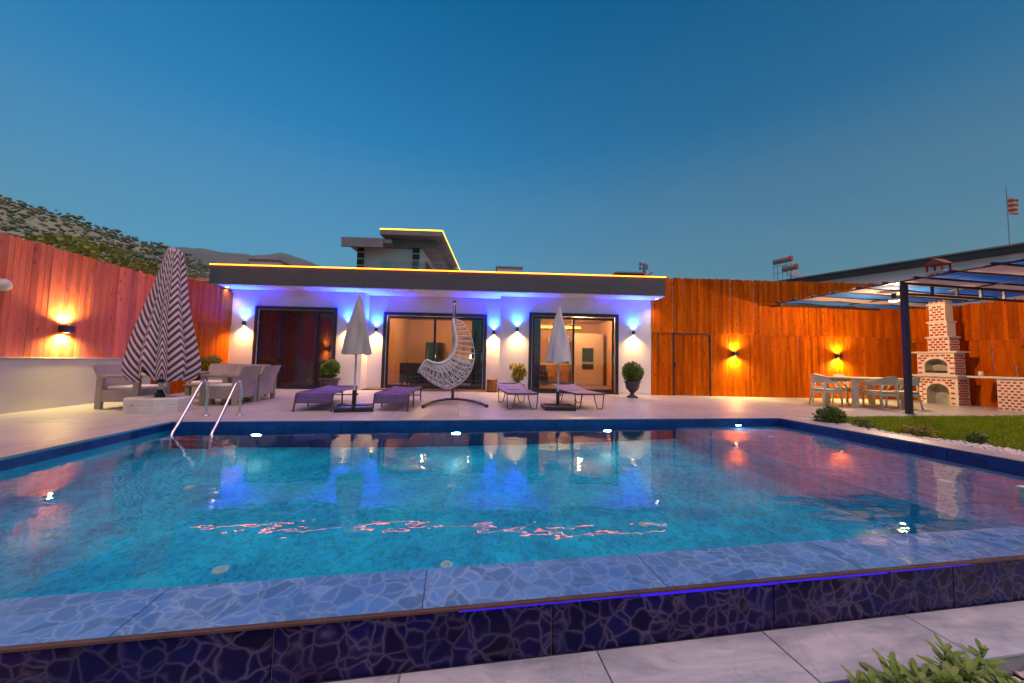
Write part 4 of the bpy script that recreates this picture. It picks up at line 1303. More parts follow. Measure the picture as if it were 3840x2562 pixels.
# ------------------------------------------------------------------ plastic rattan lounge set
def armchair(loc, rz, label, W=.74, D=.70, name='rattan_armchair', cat='armchair', seats=1):
    """front faces local -y"""
    t = thing(name, label, cat, loc, rz, 'taupe plastic rattan lounge set')
    for x, s in ((0, 1), (W, -1)):
        xa, xb = (x, x + .075) if s > 0 else (x - .075, x)
        m = MB(); m.bbox(xa, xb, -.02, .66, .56, .615, .012); m.build('armrest', M['rattan'], t)
        m = MB(); m.bbox(xa + .004, xb - .004, -.01, .085, .0, .559, .008); m.build('front_leg', M['rattan'], t)
        m = MB(); m.bbox(xa + .004, xb - .004, .56, .655, .0, .559, .008); m.build('rear_leg', M['rattan'], t)
        m = MB(); m.bbox(xa + .012, xb - .012, .086, .559, .13, .345, .006); m.build('side_panel', M['rattan'], t)
    m = MB(); m.bbox(.077, W - .077, .0, .04, .13, .335, .006); m.build('front_panel', M['rattan'], t)
    m = MB(); m.bbox(.077, W - .077, .041, .60, .28, .335, .006); m.build('seat_deck', M['rattan'], t)
    m = MB(); m.bbox(.077, W - .077, .60, .64, .13, .42, .006); m.build('rear_panel', M['rattan'], t)
    sw = (W - .16) / seats
    for k in range(seats):
        x0 = .08 + k * sw
        m = MB(); m.bbox(x0 + .006, x0 + sw - .006, .01, .56, .336, .405, .025); m.build('cushion', M['cushion'], t, True)
        # leaning slightly curved back shell
        m = MB()
        def bk(a, b_, off):
            x = x0 - .05 + a * (sw + .10 - .004); z = .36 + b_ * .44
            y_ = .57 + .13 * b_ + .045 * math.sin(math.pi * a) + .03 * b_ * b_ + off
            return (x, y_, z)
        n0 = len(m.v)
        m.grid(lambda a, b_: bk(a, b_, 0), 10, 6); m.grid(lambda a, b_: bk(a, b_, .035), 10, 6)
        w_ = 7; o2 = 11 * 7
        ring = [i * w_ for i in range(11)] + [10 * w_ + j for j in range(1, 7)] + [i * w_ + 6 for i in range(9, -1, -1)] + [j for j in range(5, 0, -1)]
        for i in range(len(ring)):
            a, b_ = ring[i], ring[(i + 1) % len(ring)]
            m.f.append((a, b_, b_ + o2, a + o2))
        m.build('backrest', M['rattan'], t)
    return t
armchair((-5.66, 7.40, 0), R(90), 'taupe rattan armchair with cream cushion against the low wall, left of the umbrella tank')
armchair((-6.05, 9.15, 0), R(0), 'taupe rattan two-seat sofa at the back, half hidden behind the striped umbrella', W=1.42, name='rattan_sofa', cat='sofa', seats=2)
armchair((-4.98, 8.66, 0), R(-90), 'taupe rattan armchair seen from its side behind the ladder, nearer of the right pair')
armchair((-4.94, 9.42, 0), R(-90), 'taupe rattan armchair beside the dark entrance door, farther of the right pair')
t = thing('coffee_table', 'low taupe rattan coffee table in the middle of the lounge set', 'table', (-5.42, 8.12, 0), 0)
m = MB(); m.bbox(0, .56, 0, .56, .36, .41, .012); m.build('table_top', M['rattan'], t)
for x in (.02, .46):
    for y_ in (.02, .46):
        m = MB(); m.bbox(x, x + .08, y_, y_ + .08, 0, .359, .008); m.build('leg', M['rattan'], t)

# ------------------------------------------------------------------ potted plants, log
def ball_plant(loc, label, pot_prof, zt, blobs, n, leafm, lsize, seed, sq=None, cat='potted plant', name='potted_shrub'):
    t = thing(name, label, cat, loc, HA, 'potted shrubs along the villa')
    m = MB(); m.lathe(pot_prof, 28, (0, 0, 0), sq); m.build('pot', M['pot'], t, True if not sq else False)
    m = MB(); m.lathe([(pot_prof[-1][0] * .96, zt - .03), (pot_prof[-1][0] * .5, zt - .02)], 20); m.build('soil', M['soil'], t)
    m = MB(); rr = random.Random(seed)
    for k in range(5):
        a = rr.uniform(0, 6.28)
        b_ = blobs[k % len(blobs)]
        m.tube([(.02 * math.cos(a), .02 * math.sin(a), zt - .04), (b_[0] * .6, b_[1] * .6, (zt + b_[2]) / 2), (b_[0], b_[1], b_[2])], [.014, .011, .006], 6)
    m.build('stem', M['bark'], t, True)
    m = leaf_cloud(MB(), blobs, n, lsize, seed, 1.0); m.build('foliage', leafm, t)
    return t
urn = [(.16, 0), (.17, .025), (.13, .05), (.06, .09), (.055, .13), (.09, .17), (.17, .25), (.20, .34), (.205, .42), (.24, .455), (.245, .485), (.20, .49), (.185, .44)]
ball_plant((5.32, 9.92, 0), 'dark urn with a clipped green ball at the villa right corner', urn, .46, [(0, 0, .76, .29), (.05, .03, .70, .24), (-.06, -.02, .8, .2)], 3600, M['box_leaf'], .045, 41, name='urn_topiary')
pot_a = [(.19, 0), (.24, .22), (.27, .33), (.30, .335), (.31, .39), (.27, .395), (.24, .34)]
ball_plant(H(-3.72, -.52), 'dark pot with a dense green rounded shrub right of the entrance door', pot_a, .37, [(0, 0, .64, .24), (.1, -.05, .74, .17), (-.13, .02, .58, .16), (.02, .05, .82, .12)], 2200, M['box_leaf'], .055, 42)
pot_b = [(.17, 0), (.19, .24), (.23, .25), (.235, .30), (.18, .305), (.17, .26)]
ball_plant(H(2.03, -.45), 'square dark planter with a loose golden-leaved shrub between the doors', pot_b, .29, [(0, 0, .55, .16), (.12, 0, .78, .13), (-.1, .05, .80, .12), (.02, -.05, .68, .14), (.18, 0, .66, .1)], 900, M['yellow_leaf'], .065, 43, .55)
ball_plant(H(-6.78, -1.15), 'golden-green shrub in a dark pot behind the right armchair pair', pot_a, .37, [(0, 0, .62, .24), (.08, 0, .82, .16), (-.12, 0, .78, .15)], 1500, M['yellow_leaf'], .06, 44)
t = thing('log_stool', 'short round log standing in the recess by the middle door', 'log', H(1.22, .12), HA)
m = MB(); rr = random.Random(3)
m.lathe([(.155, 0), (.165, .05), (.158, .2), (.165, .38), (.16, .415), (.15, .42)], 22); m.build('bark_side', M['log'], t, True)
m = MB(); m.lathe([(.148, .4205), (.10, .424), (.05, .425)], 22); m.build('cut_face', M['log'], t)

# ------------------------------------------------------------------ dining set
def dining_chair(loc, rz, label):
    """front faces local -y"""
    t = thing('dining_chair', label, 'chair', loc, rz, 'beige resin chairs round the dining table')
    m = MB(); m.bbox(-.24, .24, -.24, .22, .425, .46, .014); m.build('seat', M['resin'], t)
    m = MB()
    def sh(a, b_, off):
        an = (a - .5) * math.pi * 1.28                       # wraps round the sitter
        rad = .265 + off
        x = rad * math.sin(an) * 1.02; y_ = .02 + rad * math.cos(an) * .92
        low = .60 + .02 * math.cos(an)
        top = .66 + .18 * max(0, math.cos(an)) ** 1.1
        z = low + (top - low) * b_
        y_ += .05 * b_ * max(0, math.cos(an))
        return (x, y_, z)
    NA, NB = 22, 5
    m.grid(lambda a, b_: sh(a, b_, 0), NA, NB); m.grid(lambda a, b_: sh(a, b_, .022), NA, NB)
    w_ = NB + 1; o2 = (NA + 1) * w_
    ring = [i * w_ for i in range(NA + 1)] + [NA * w_ + j for j in range(1, w_)] + [i * w_ + NB for i in range(NA - 1, -1, -1)] + [j for j in range(NB - 1, 0, -1)]
    for i in range(len(ring)):
        a, b_ = ring[i], ring[(i + 1) % len(ring)]
        m.f.append((a, b_, b_ + o2, a + o2))
    m.build('backrest', M['resin'], t, True)
    for sx in (-1, 1):
        m = MB(); m.tube([(sx * .235, -.20, .0), (sx * .225, -.19, .43), (sx * .235, -.10, .64)], [.019, .024, .02], 8); m.build('front_leg', M['resin'], t, True)
        m = MB(); m.tube([(sx * .225, .27, .0), (sx * .20, .20, .43), (sx * .20, .21, .66)], [.019, .025, .022], 8); m.build('rear_leg', M['resin'], t, True)
    m = MB(); m.bbox(-.20, .20, .195, .22, .33, .40, .006); m.build('rear_apron', M['resin'], t)
    m = MB(); m.bbox(-.21, .21, -.205, -.18, .34, .424, .006); m.build('front_apron', M['resin'], t)
    for sx in (-1, 1):
        m = MB(); m.bbox(sx * .215 - .012, sx * .215 + .012, -.17, .19, .35, .424, .006); m.build('side_apron', M['resin'], t)
    return t
t = thing('dining_table', 'beige resin dining table under the shade canopy', 'table', (10.18, 7.50, 0), 0)
m = MB(); m.bbox(0, 1.75, 0, .92, .735, .775, .012); m.build('table_top', M['resin'], t)
for x in (.03, 1.61):
    for y_ in (.03, .78):
        m = MB(); m.bbox(x, x + .11, y_, y_ + .11, 0, .7345, .012); m.build('leg', M['resin'], t)
for y_ in (.06, .83):
    m = MB(); m.bbox(.145, 1.605, y_, y_ + .03, .65, .734, .005); m.build('apron', M['resin'], t)
dining_chair((9.86, 7.98, 0), R(82), 'beige tub chair at the left end of the dining table')
dining_chair((10.75, 7.38, 0), R(172), 'beige tub chair on the pool side of the dining table, left one')
dining_chair((11.42, 7.36, 0), R(186), 'beige tub chair on the pool side of the dining table, beside the black post')
dining_chair((10.72, 8.62, 0), R(4), 'beige tub chair between dining table and fence, left one')
dining_chair((11.45, 8.64, 0), R(-6), 'beige tub chair between dining table and fence, right one')

# ------------------------------------------------------------------ pergola with striped shade cloth
pg = thing('shade_pergola', 'black steel pergola with alternating blue and taupe shade cloth strips', 'pergola', (0, 0, 0))
QX0, QX1, QY0, QY1, QZ = 10.30, 15.05, 4.55, 9.80, 3.06
for (x, y_) in ((10.36, 6.56), (14.95, 6.56)):
    m = MB(); m.bbox(x - .05, x + .05, y_ - .05, y_ + .05, 0, QZ - .061, .006); m.build('post', M['black'], pg)
    m = MB(); m.bbox(x - .09, x + .09, y_ - .09, y_ + .09, 0.0, .012, .003); m.build('foot_plate', M['black'], pg)
for y_ in (6.56, 9.70):
    m = MB(); m.box(QX0 + .0, QX1, y_ - .03, y_ + .03, QZ - .06, QZ - .002); m.build('beam', M['black'], pg)
    if y_ > 8: continue
    m = MB(); m.box(QX0 + .11, QX1, y_ - .025, y_ + .025, QZ - .30, QZ - .25); m.build('truss_chord', M['black'], pg)
    for k in range(5):
        x = 11.2 + k * .75
        m = MB(); m.box(x - .02, x + .02, y_ - .02, y_ + .02, QZ - .25, QZ - .06); m.build('strut', M['black'], pg)
for x in (QX0 + .02, 12.6, QX1 - .04):
    m = MB(); m.box(x - .02, x + .02, QY0, QY1, QZ, QZ + .03); m.build('side_rail', M['black'], pg)
for x in (10.5, 12.6):
    m = MB(); m.box(x - .025, x + .025, 9.731, 10.32 - .13 * (x - 10.0), QZ - .05, QZ - .005); m.build('wall_bracket', M['black'], pg)
ns_ = 9
sw_ = (QY1 - QY0) / ns_
for k in range(ns_ + 1):
    y_ = QY0 + k * sw_
    m = MB(); m.box(QX0 - .05, QX1, y_ - .018, y_ + .018, QZ + .031, QZ + .07); m.build('purlin', M['black'], pg)
for k in range(ns_):
    y_ = QY0 + k * sw_
    blue = k % 2 == 0
    m = MB()
    amp = rng.uniform(.05, .09)
    def cl(a, b_, y_=y_, amp=amp):
        return (QX0 - .03 + a * (QX1 - QX0), y_ + .02 + b_ * (sw_ - .04), QZ + .072 - amp * math.sin(math.pi * b_) * (.55 + .45 * abs(math.sin(a * 7.5 + k))))
    m.grid(cl, 28, 6)
    m.build('shade_strip', M['blue_fabric'] if blue else M['taupe_fabric'], pg, True)
t = thing('pergola_lamp', 'round warm lamp hanging under the shade canopy left of the post', 'lamp', (11.5, 7.5, 2.83), 0)
m = MB(); m.lathe([(.05, .06), (.05, .20)], 14); m.build('stem', M['black'], t)
m = MB(); m.lathe([(.105, .0), (.11, .03), (.09, .06), (.04, .065)], 20); m.build('housing', M['white_frame'], t)
m = MB(); m.lathe([(.06, -.02), (.095, -.002)], 20); m.build('lens', emat('pergola_lens', (1, .72, .32), 9), t)
l = bpy.data.lights.new('pergola_glow', 'POINT'); l.energy = 200; l.color = (1, .66, .33); l.shadow_soft_size = .06
o = bpy.data.objects.new('pergola_glow', l); col.objects.link(o); o.parent = t; o.location = (0, 0, -.07)

# ------------------------------------------------------------------ brick barbecue, counter
bq = thing('brick_barbecue', 'tall white-jointed red brick barbecue with tiered chimney and two arched openings', 'barbecue', (14.30, 8.80, 0), R(-90))
bq.scale = (.82, .70, 1.0)
# local x: along the front (towards the camera), local y: depth, front faces local -y (world -x)
def arch_block(name, w_, d_, z0, z1, ax0, ax1, az0, asp, atop, mat, parent):
    """box with an arched opening in its front; returns the mesh object"""
    n = 12
    m = MB()
    cx_ = (ax0 + ax1) / 2; rx = (ax1 - ax0) / 2
    arc = [(cx_ - rx * math.cos(math.pi * i / n), asp + (atop - asp) * math.sin(math.pi * i / n)) for i in range(n + 1)]
    dp = d_ * .8
    # front face split round the arch
    m.quad((0, 0, z0), (ax0, 0, z0), (ax0, 0, asp), (0, 0, asp)); m.quad((ax1, 0, z0), (w_, 0, z0), (w_, 0, asp), (ax1, 0, asp))
    if az0 > z0: m.quad((ax0, 0, z0), (ax1, 0, z0), (ax1, 0, az0), (ax0, 0, az0))
    top = [(ax0 + (ax1 - ax0) * i / n, z1) for i in range(n + 1)]
    m.quad((0, 0, asp), (ax0, 0, asp), (ax0, 0, z1), (0, 0, z1)); m.quad((ax1, 0, asp), (w_, 0, asp), (w_, 0, z1), (ax1, 0, z1))
    for i in range(n):
        m.quad((arc[i][0], 0, arc[i][1]), (arc[i + 1][0], 0, arc[i + 1][1]), (top[i + 1][0], 0, z1), (top[i][0], 0, z1))
    m.quad((w_, 0, z0), (w_, d_, z0), (w_, d_, z1), (w_, 0, z1)); m.quad((0, d_, z0), (0, 0, z0), (0, 0, z1), (0, d_, z1)); m.quad((w_, d_, z0), (0, d_, z0), (0, d_, z1), (w_, d_, z1))
    m.quad((0, 0, z1), (w_, 0, z1), (w_, d_, z1), (0, d_, z1))
    o = m.build(name, mat, parent)
    m = MB()
    prof_ = [(ax0, az0), ] + arc + [(ax1, az0)]
    for (a, b_) in zip(prof_, prof_[1:]):
        m.quad((a[0], 0, a[1]), (a[0], dp, a[1]), (b_[0], dp, b_[1]), (b_[0], 0, b_[1]))
    m.quad((ax0, 0, az0), (ax1, 0, az0), (ax1, dp, az0), (ax0, dp, az0))
    m.add([(p[0], dp, p[1]) for p in prof_], [tuple(range(len(prof_)))])
    m.build('arched_recess', M['soot'], o)
    def inside(x, z):
        if x < ax0 - .03 or x > ax1 + .03: return False
        if z < asp: return z > az0 - .03
        return ((x - cx_) / (rx + .03)) ** 2 + ((z - asp) / (atop - asp + .03)) ** 2 < 1
    return o, inside
bm_ = {}
def brick_mesh(w_, h_, pr):
    k = (w_, h_, pr)
    if k not in bm_:
        m = MB(); e = .004
        m.add([(0, 0, 0), (w_, 0, 0), (w_, 0, h_), (0, 0, h_), (e, -pr, e), (w_ - e, -pr, e), (w_ - e, -pr, h_ - e), (e, -pr, h_ - e)],
              [(4, 5, 6, 7), (0, 1, 5, 4), (1, 2, 6, 5), (2, 3, 7, 6), (3, 0, 4, 7)])
        me = m.mesh('brick'); me.materials.append(M['brick'])
        bm_[k] = me
    return bm_[k]
def bricks(parent, w_, z0, z1, inside=None, side=None, d_=0, x_off=0, slope=None, pitch=(.142, .074), bs=(.108, .050)):
    """staggered bricks on the front (side=None) or on the right side face of the block"""
    L = w_ if side is None else d_
    r = 0
    z = z0 + .03
    while z + bs[1] < z1 - .005:
        x = .022 + (pitch[0] / 2 if r % 2 else 0)
        while x + bs[0] < L - .008:
            if not (inside and (inside(x + bs[0] / 2, z + bs[1] / 2) or inside(x + bs[0] * .15, z + .01) or inside(x + bs[0] * .85, z + .01))):
                if side is None:
                    obj('brick', brick_mesh(bs[0], bs[1], .007), None, parent, (x_off + x, -.0005 + (slope(z) if slope else 0), z))
                else:
                    obj('brick', brick_mesh(bs[0], bs[1], .007), None, parent, (x_off + w_ + .0005, x, z), R(90))
            x += pitch[0]
        r += 1
        z += pitch[1]
W1, D1 = 1.06, .62
o, ins = arch_block('lower_block', W1, D1, 0, .82, .22, .84, .0, .36, .62, M['mortar'], bq)
bricks(o, W1, 0, .82, ins); bricks(o, W1, 0, .82, None, 1, D1)
m = MB(); m.bbox(-.14, W1 + .05, -.10, D1, .821, .875, .008); m.build('hearth_slab', M['stone'], bq)
o, ins = arch_block('upper_block', W1 - .06, D1 - .04, .876, 1.53, .20, .82, .93, 1.14, 1.36, M['mortar'], bq)
bricks(o, W1 - .06, .876, 1.53, ins); bricks(o, W1 - .06, .876, 1.53, None, 1, D1 - .04)
m = MB(); m.box(.21, .81, .03, .40, .985, 1.0); m.box(.21, .81, .03, .05, .945, .984); m.build('grill_tray', M['black'], o)
m = MB(); m.bbox(-.12, W1 + .06, -.09, D1 + .02, 1.531, 1.58, .008); m.build('mantel_slab', M['stone'], bq)
zz = 1.581
for (x0, x1, z1, pr) in ((.30, .88, 1.98, .0), (.35, .84, 2.44, 0), (.375, .815, 2.98, 0), (.385, .805, 3.98, 0)):
    m = MB(); m.box(x0, x1, .04, .04 + (x1 - x0) * .95, zz, z1)
    o = m.build('chimney_tier', M['mortar'], bq)
    o.location = (0, 0, 0)
    h_ = o
    L = x1 - x0
    r = 0; z = zz + .025
    while z + .042 < z1:
        x = .02 + (.07 if r % 2 else 0)
        while x + .085 < L:
            obj('brick', brick_mesh(.10, .050, .007), None, h_, (x0 + x, .0395, z))
            if x + .085 < L * .95 and zz < 2.0: obj('brick', brick_mesh(.10, .050, .007), None, h_, (x1 + .0005, .04 + x, z), R(90))
            x += .142
        r += 1; z += .076
    if z1 < 3.5:
        m = MB(); m.bbox(x0 - .05, x1 + .03, -.02, .04 + L, z1 + .001, z1 + .045, .006); m.build('chimney_slab', M['stone'], bq)
        zz = z1 + .046
# little house-shaped chimney cap
m = MB()
m.box(.33, .86, -.02, .52, 3.981, 4.02)
m.build('cap_slab', M['stone'], bq)
for x in (.36, .78):
    for y_ in (0, .44):
        m = MB(); m.box(x, x + .05, y_, y_ + .05, 4.021, 4.22); m.build('cap_leg', M['brick'], bq)
m = MB()
a_ = [(.30, -.05, 4.22), (.89, -.05, 4.22), (.89, .55, 4.22), (.30, .55, 4.22), (.595, -.05, 4.42), (.595, .55, 4.42)]
m.add(a_, [(0, 1, 4), (1, 2, 5, 4), (2, 3, 5), (3, 0, 4, 5), (0, 3, 2, 1)])
m.build('cap_roof', M['terracotta'], bq)

ct = thing('outdoor_counter', 'pale stone outdoor counter on a brick pillar beside the barbecue', 'counter', (14.28, 7.70, 0), R(-90))
m = MB(); m.bbox(.0, 2.6, -.06, .62, .822, .875, .008); m.build('counter_top', M['stone'], ct)
m = MB(); m.box(.52, .98, .0, .55, 0, .8215); o = m.build('brick_pillar', M['mortar'], ct)
r = 0; z = .02
while z + .05 < .81:
    x = .53 + (.05 if r % 2 else .0)
    while x + .06 < .975:
        obj('brick', brick_mesh(.062, .045, .007), None, o, (x, -.0005, z)); x += .105
    r += 1; z += .076
m = MB(); m.bbox(1.0, 2.55, .03, .55, .0, .8215, .006); o = m.build('cupboard', M['red_paint'], ct)
for k in range(3):
    m = MB(); m.bbox(1.03 + k * .505, 1.51 + k * .505, .012, .0295, .06, .79, .004); m.build('cupboard_door', M['red_paint'], o)
t = thing('tap', 'small steel tap standing on the outdoor counter', 'tap', (14.6, 6.98, .876), R(-90))
m = MB(); m.tube(spline([(0, 0, 0), (0, 0, .2), (0, -.03, .27), (0, -.10, .29), (0, -.15, .24)], 20), .014, 8); m.build('spout', M['steel'], t, True)
m = MB(); m.lathe([(.03, 0), (.03, .02), (.018, .03)], 12); m.build('base', M['steel'], t)
t = thing('jar', 'small pale jar on the ledge beside the barbecue', 'jar', (14.55, 7.60, .876), 0)
m = MB(); m.lathe([(.04, 0), (.05, .03), (.05, .11), (.03, .13)], 16); m.build('body', M['stone'], t, True)
m = MB(); m.lathe([(.034, .131), (.034, .15)], 16); m.build('lid', M['terracotta'], t)

# ------------------------------------------------------------------ shrubs by the lawn
def bush(loc, label, blobs, n, leafm, ls, seed, flowers=0, fm=None):
    t = thing('low_shrub', label, 'shrub', loc, 0, 'low shrubs along the lawn edge')
    rr = random.Random(seed)
    m = MB()
    for b_ in blobs:
        for k in range(3):
            m.tube([(0, 0, -.03), (b_[0] * .6 + rr.uniform(-.05, .05), b_[1] * .6 + rr.uniform(-.05, .05), b_[2] * .6), (b_[0] + rr.uniform(-.1, .1), b_[1] + rr.uniform(-.1, .1), b_[2] + b_[3] * .4)], [.008, .006, .003], 5)
    m.build('stem', M['bark'], t, True)
    leaf_cloud(mm := MB(), blobs, n, ls, seed, .85); mm.build('foliage', leafm, t)
    if flowers:
        m = MB()
        for k in range(flowers):
            b_ = rr.choice(blobs); v = Vector((rr.gauss(0, 1), rr.gauss(0, 1), abs(rr.gauss(0, 1)))).normalized() * b_[3]
            p = Vector(b_[:3]) + v
            for q in range(5):
                a = q * 1.257
                m.add([p, p + Vector((math.cos(a) * .02, math.sin(a) * .02, .006)), p + Vector((math.cos(a + .7) * .02, math.sin(a + .7) * .02, .006))], [(0, 1, 2)])
        o = m.build('flower', fm, t); o['kind'] = 'stuff'
bush((6.98, 5.62, 0), 'dense dark green shrub at the pool corner before the lawn', [(-.08, 0, .10, .14), (.10, .05, .12, .15), (.02, -.08, .13, .13), (.2, 0, .08, .11)], 1300, M['shrub_leaf'], .05, 51)
bush((7.18, 4.45, 0), 'low yellow-green flowering plant with pale pink blooms at the lawn edge', [(0, 0, .04, .09), (.06, .14, .04, .09), (.0, -.15, .04, .08)], 500, M['yellow_leaf'], .035, 52, 40, M['pink_flower'])
bush((7.05, 5.05, 0), 'small low ground plant with reddish leaves in the pebble border', [(0, 0, .04, .09), (.06, .15, .04, .09)], 420, M['shrub_leaf'], .03, 53, 14, M['pink_flower'])
bush((7.7, 2.75, 0), 'loose green shrub at the lawn edge by the right picture border', [(0, 0, .12, .17), (.15, .2, .12, .16), (.2, -.15, .14, .18), (-.05, -.2, .1, .14)], 1200, M['shrub_leaf'], .05, 54)
bush((7.35, 3.9, 0), 'small pale green tuft in the lawn border beyond the right shrub', [(0, 0, .04, .07), (.06, .06, .05, .07)], 300, M['shrub_leaf'], .04, 55)

# foreground flowering plants: rosettes of separate leaves on stems
leaf_meshes = []
for k in range(3):
    m = MB()
    n = 7
    Lf, Wf = .078 + .010 * k, .0155 + .002 * k
    for i in range(n + 1):
        q = i / n
        w_ = Wf * (math.sin(math.pi * min(1, q * .86 + .06)) ** .75) * (.35 + .75 * q) * (1 if i < n else .12)
        z = .016 * q * q * (1 + .3 * k) * -1 + .010 * q
        for s in (-1, 0, 1):
            m.v.append((s * w_, q * Lf, z + (.0035 * abs(s))))
    for i in range(n):
        for j in range(2):
            a = i * 3 + j
            m.f.append((a, a + 1, a + 4, a + 3))
    me = m.mesh('leaf', True); me.materials.append(M['plant_leaf'])
    leaf_meshes.append(me)
def fore_plant(loc, label, stems, seed, nfl):
    t = thing('flowering_plant', label, 'plant', loc, 0, 'leafy plants in the foreground bed')
    rr = random.Random(seed)
    ms = MB(); tips = []
    nl = 0
    for (sx, sy, sh) in stems:
        top = Vector((sx, sy, sh))
        b_ = Vector((sx * .25, sy * .25, 0))
        path = spline([b_, b_.lerp(top, .5) + Vector((rr.uniform(-.02, .02), rr.uniform(-.02, .02), .01)), top], 8)
        ms.tube(path, [.0055 - .0004 * i for i in range(9)], 6)
        dirv = (path[-1] - path[-3]).normalized()
        n = rr.randint(11, 15)
        for k in range(n):
            q = k / n
            p = path[-1] - dirv * (1 - q) * min(.085, sh * .55)
            a = k * 2.4 + rr.uniform(-.3, .3)
            el = R(12 + 55 * q + rr.uniform(-12, 12))
            rot = (Matrix.Rotation(a, 4, 'Z') @ Matrix.Rotation(el, 4, 'X')).to_euler()
            o = obj('leaf', leaf_meshes[rr.randrange(3)], None, t, tuple(p), None, tuple(rot))
            s = (1.05 - .45 * q) * rr.uniform(.8, 1.15)
            o.scale = (s, s, s)
            nl += 1
        tips.append(path[-1] - dirv * rr.uniform(.01, .06) + Vector((rr.uniform(-.03, .03), rr.uniform(-.03, .0), rr.uniform(-.01, .02))))
    ms.build('stem', M['bark'], t, True)
    for k in range(nfl):
        p = rr.choice(tips) + Vector((rr.uniform(-.03, .03), rr.uniform(-.05, -.015), rr.uniform(-.01, .025)))
        m = MB()
        for q in range(5):
            a = q * 1.257
            m.add([(0, 0, 0), (math.cos(a - .5) * .0085, math.sin(a - .5) * .0085, .002), (math.cos(a) * .011, math.sin(a) * .011, .003), (math.cos(a + .5) * .0085, math.sin(a + .5) * .0085, .002)], [(0, 1, 2, 3)])
        o = m.build('flower', M['flower'], t)
        o.location = p
        o.rotation_euler = (rr.uniform(.2, 1.1), 0, rr.uniform(-.6, .6))
    return nl
rs = random.Random(91)
def stem_set(n, w_, d_, h0, h1, seed):
    rr = random.Random(seed)
    return [(rr.uniform(-w_, w_), rr.uniform(-d_, d_), rr.uniform(h0, h1)) for _ in range(n)]
fore_plant((1.80, 1.20, -.46), 'leafy green plant with tiny violet flowers at the bottom edge, left one of the clump', stem_set(21, .20, .13, .10, .25, 61), 71, 7)
fore_plant((2.06, 1.18, -.46), 'leafy green plant with tiny violet flowers in the middle of the bottom clump', stem_set(21, .18, .13, .09, .23, 62), 72, 10)
fore_plant((2.26, 1.20, -.46), 'leafy green plant with tiny violet flowers at the bottom edge beside white pebbles', stem_set(16, .14, .12, .08, .21, 63), 73, 6)

# ------------------------------------------------------------------ white bench standing in the shallow ledge at the right edge
t = thing('pool_stool', 'white slatted stool standing in the shallow water at the right picture edge', 'stool', (5.06, 2.12, LZ), R(0))
for k in range(4):
    m = MB(); m.bbox(0, .5, k * .09, k * .09 + .08, .40, .425, .005); m.build('slat', M['white_plastic'], t)
for x in (.01, .43):
    for y_ in (.01, .29):
        m = MB(); m.bbox(x, x + .05, y_, y_ + .05, 0, .399, .005); m.build('leg', M['white_plastic'], t)

# ------------------------------------------------------------------ neighbouring villa behind
nv = thing('neighbour_villa', 'white two-storey villa with amber-edged flat roof rising behind the main roof', 'house', (-1.26, 27.6, 0), HA)
def NVb(name, a, mat, par=None):
    m = MB(); m.box(*a); return m.build(name, mat, par or nv)
NVb('lower_storey', (-8.6, 2.5, 2.2, 14, zg, 7.4), M['villa_wall'])
NVb('upper_wall', (-6.55, -1.9, 1.6, 12, 7.41, 10.14), M['villa_wall'])
NVb('roof_slab', (-7.75, -4.0, .2, 12.2, 10.15, 10.42), M['villa_grey'])
NVb('roof_edge', (-7.8, -4.6, .0, .19, 9.72, 10.45), M['villa_grey'])
nr = NVb('upper_roof_slab', (-4.85, .0, .0, 14.2, 10.75, 11.2), M['villa_grey'])
NVb('led_strip', (-4.86, .012, -.03, -.002, 11.14, 11.22), M['led_yellow'], nr)
NVb('led_strip', (.002, .03, -.03, 14.2, 11.14, 11.22), M['led_yellow'], nr)
NVb('soffit_wall', (-4.6, -.6, 1.2, 12, 10.145, 10.745), M['villa_grey'])
for (u, k0) in ((-7.02, 0), (-2.55, 0)):
    NVb('column', (u, u + .52, 1.25, 1.59, 7.41, 10.145), M['villa_wall'])
    for k in range(5):
        z = 7.55 + k * .54
        NVb('cladding_block', (u - .02, u + .54, 1.20, 1.248, z, z + .44), M['dark_brick'])
NVb('column', (-.3, .2, 9.0, 9.4, 7.41, 10.74), M['villa_wall'])
for k in range(5):
    NVb('cladding_block', (-.33, .23, 8.95, 8.998, 7.55 + k * .6, 8.05 + k * .6), M['dark_brick'])
NVb('balcony_slab', (-5.0, .4, -.6, 2.19, 7.2, 7.40), M['villa_grey'])
NVb('window', (-1.88, -1.84, 3.0, 6.5, 7.7, 9.6), M['dark_glass'])
rl = NVb('railing_bar', (-4.5, .38, -.58, -.54, 8.42, 8.47), M['villa_grey'])
for k in range(6):
    NVb('railing_post', (-4.5 + k * .95, -4.46 + k * .95, -.575, -.545, 7.41, 8.42), M['villa_grey'])
for k in range(5):
    NVb('railing_pane', (-4.44 + k * .95, -3.58 + k * .95, -.565, -.555, 7.5, 8.38), M['glass'])

# neighbour at the right: long white gable wall with dark roof edge
nb = thing('neighbour_house', 'white house behind the right fence with a long dark sloping roof edge', 'house', (0, 0, 0))
A_, B_ = Vector((19.15, 8.35, 0)), Vector((15.95, 15.75, 0))
dv = (B_ - A_).normalized(); nvv = Vector((dv.y, -dv.x, 0))     # nvv points away from the garden
def slab(name, a, b_, off0, off1, z0, z1, mat, z2=None):
    m = MB()
    p = [a + nvv * off0, b_ + nvv * off0, b_ + nvv * off1, a + nvv * off1]
    m.add([(q.x, q.y, z0) for q in p] + [(q.x, q.y, z1) for q in p], [(0, 1, 2, 3)[::-1], (4, 5, 6, 7), (0, 1, 5, 4), (1, 2, 6, 5), (2, 3, 7, 6), (3, 0, 4, 7)])
    return m.build(name, mat, nb)
slab('wall', A_, B_, .12, 9, zg, 5.10, M['villa_wall'])
slab('roof_edge', A_ - dv * .25, B_ + dv * .4, 0.0, 9.2, 5.105, 5.36, M['roof_dark'])
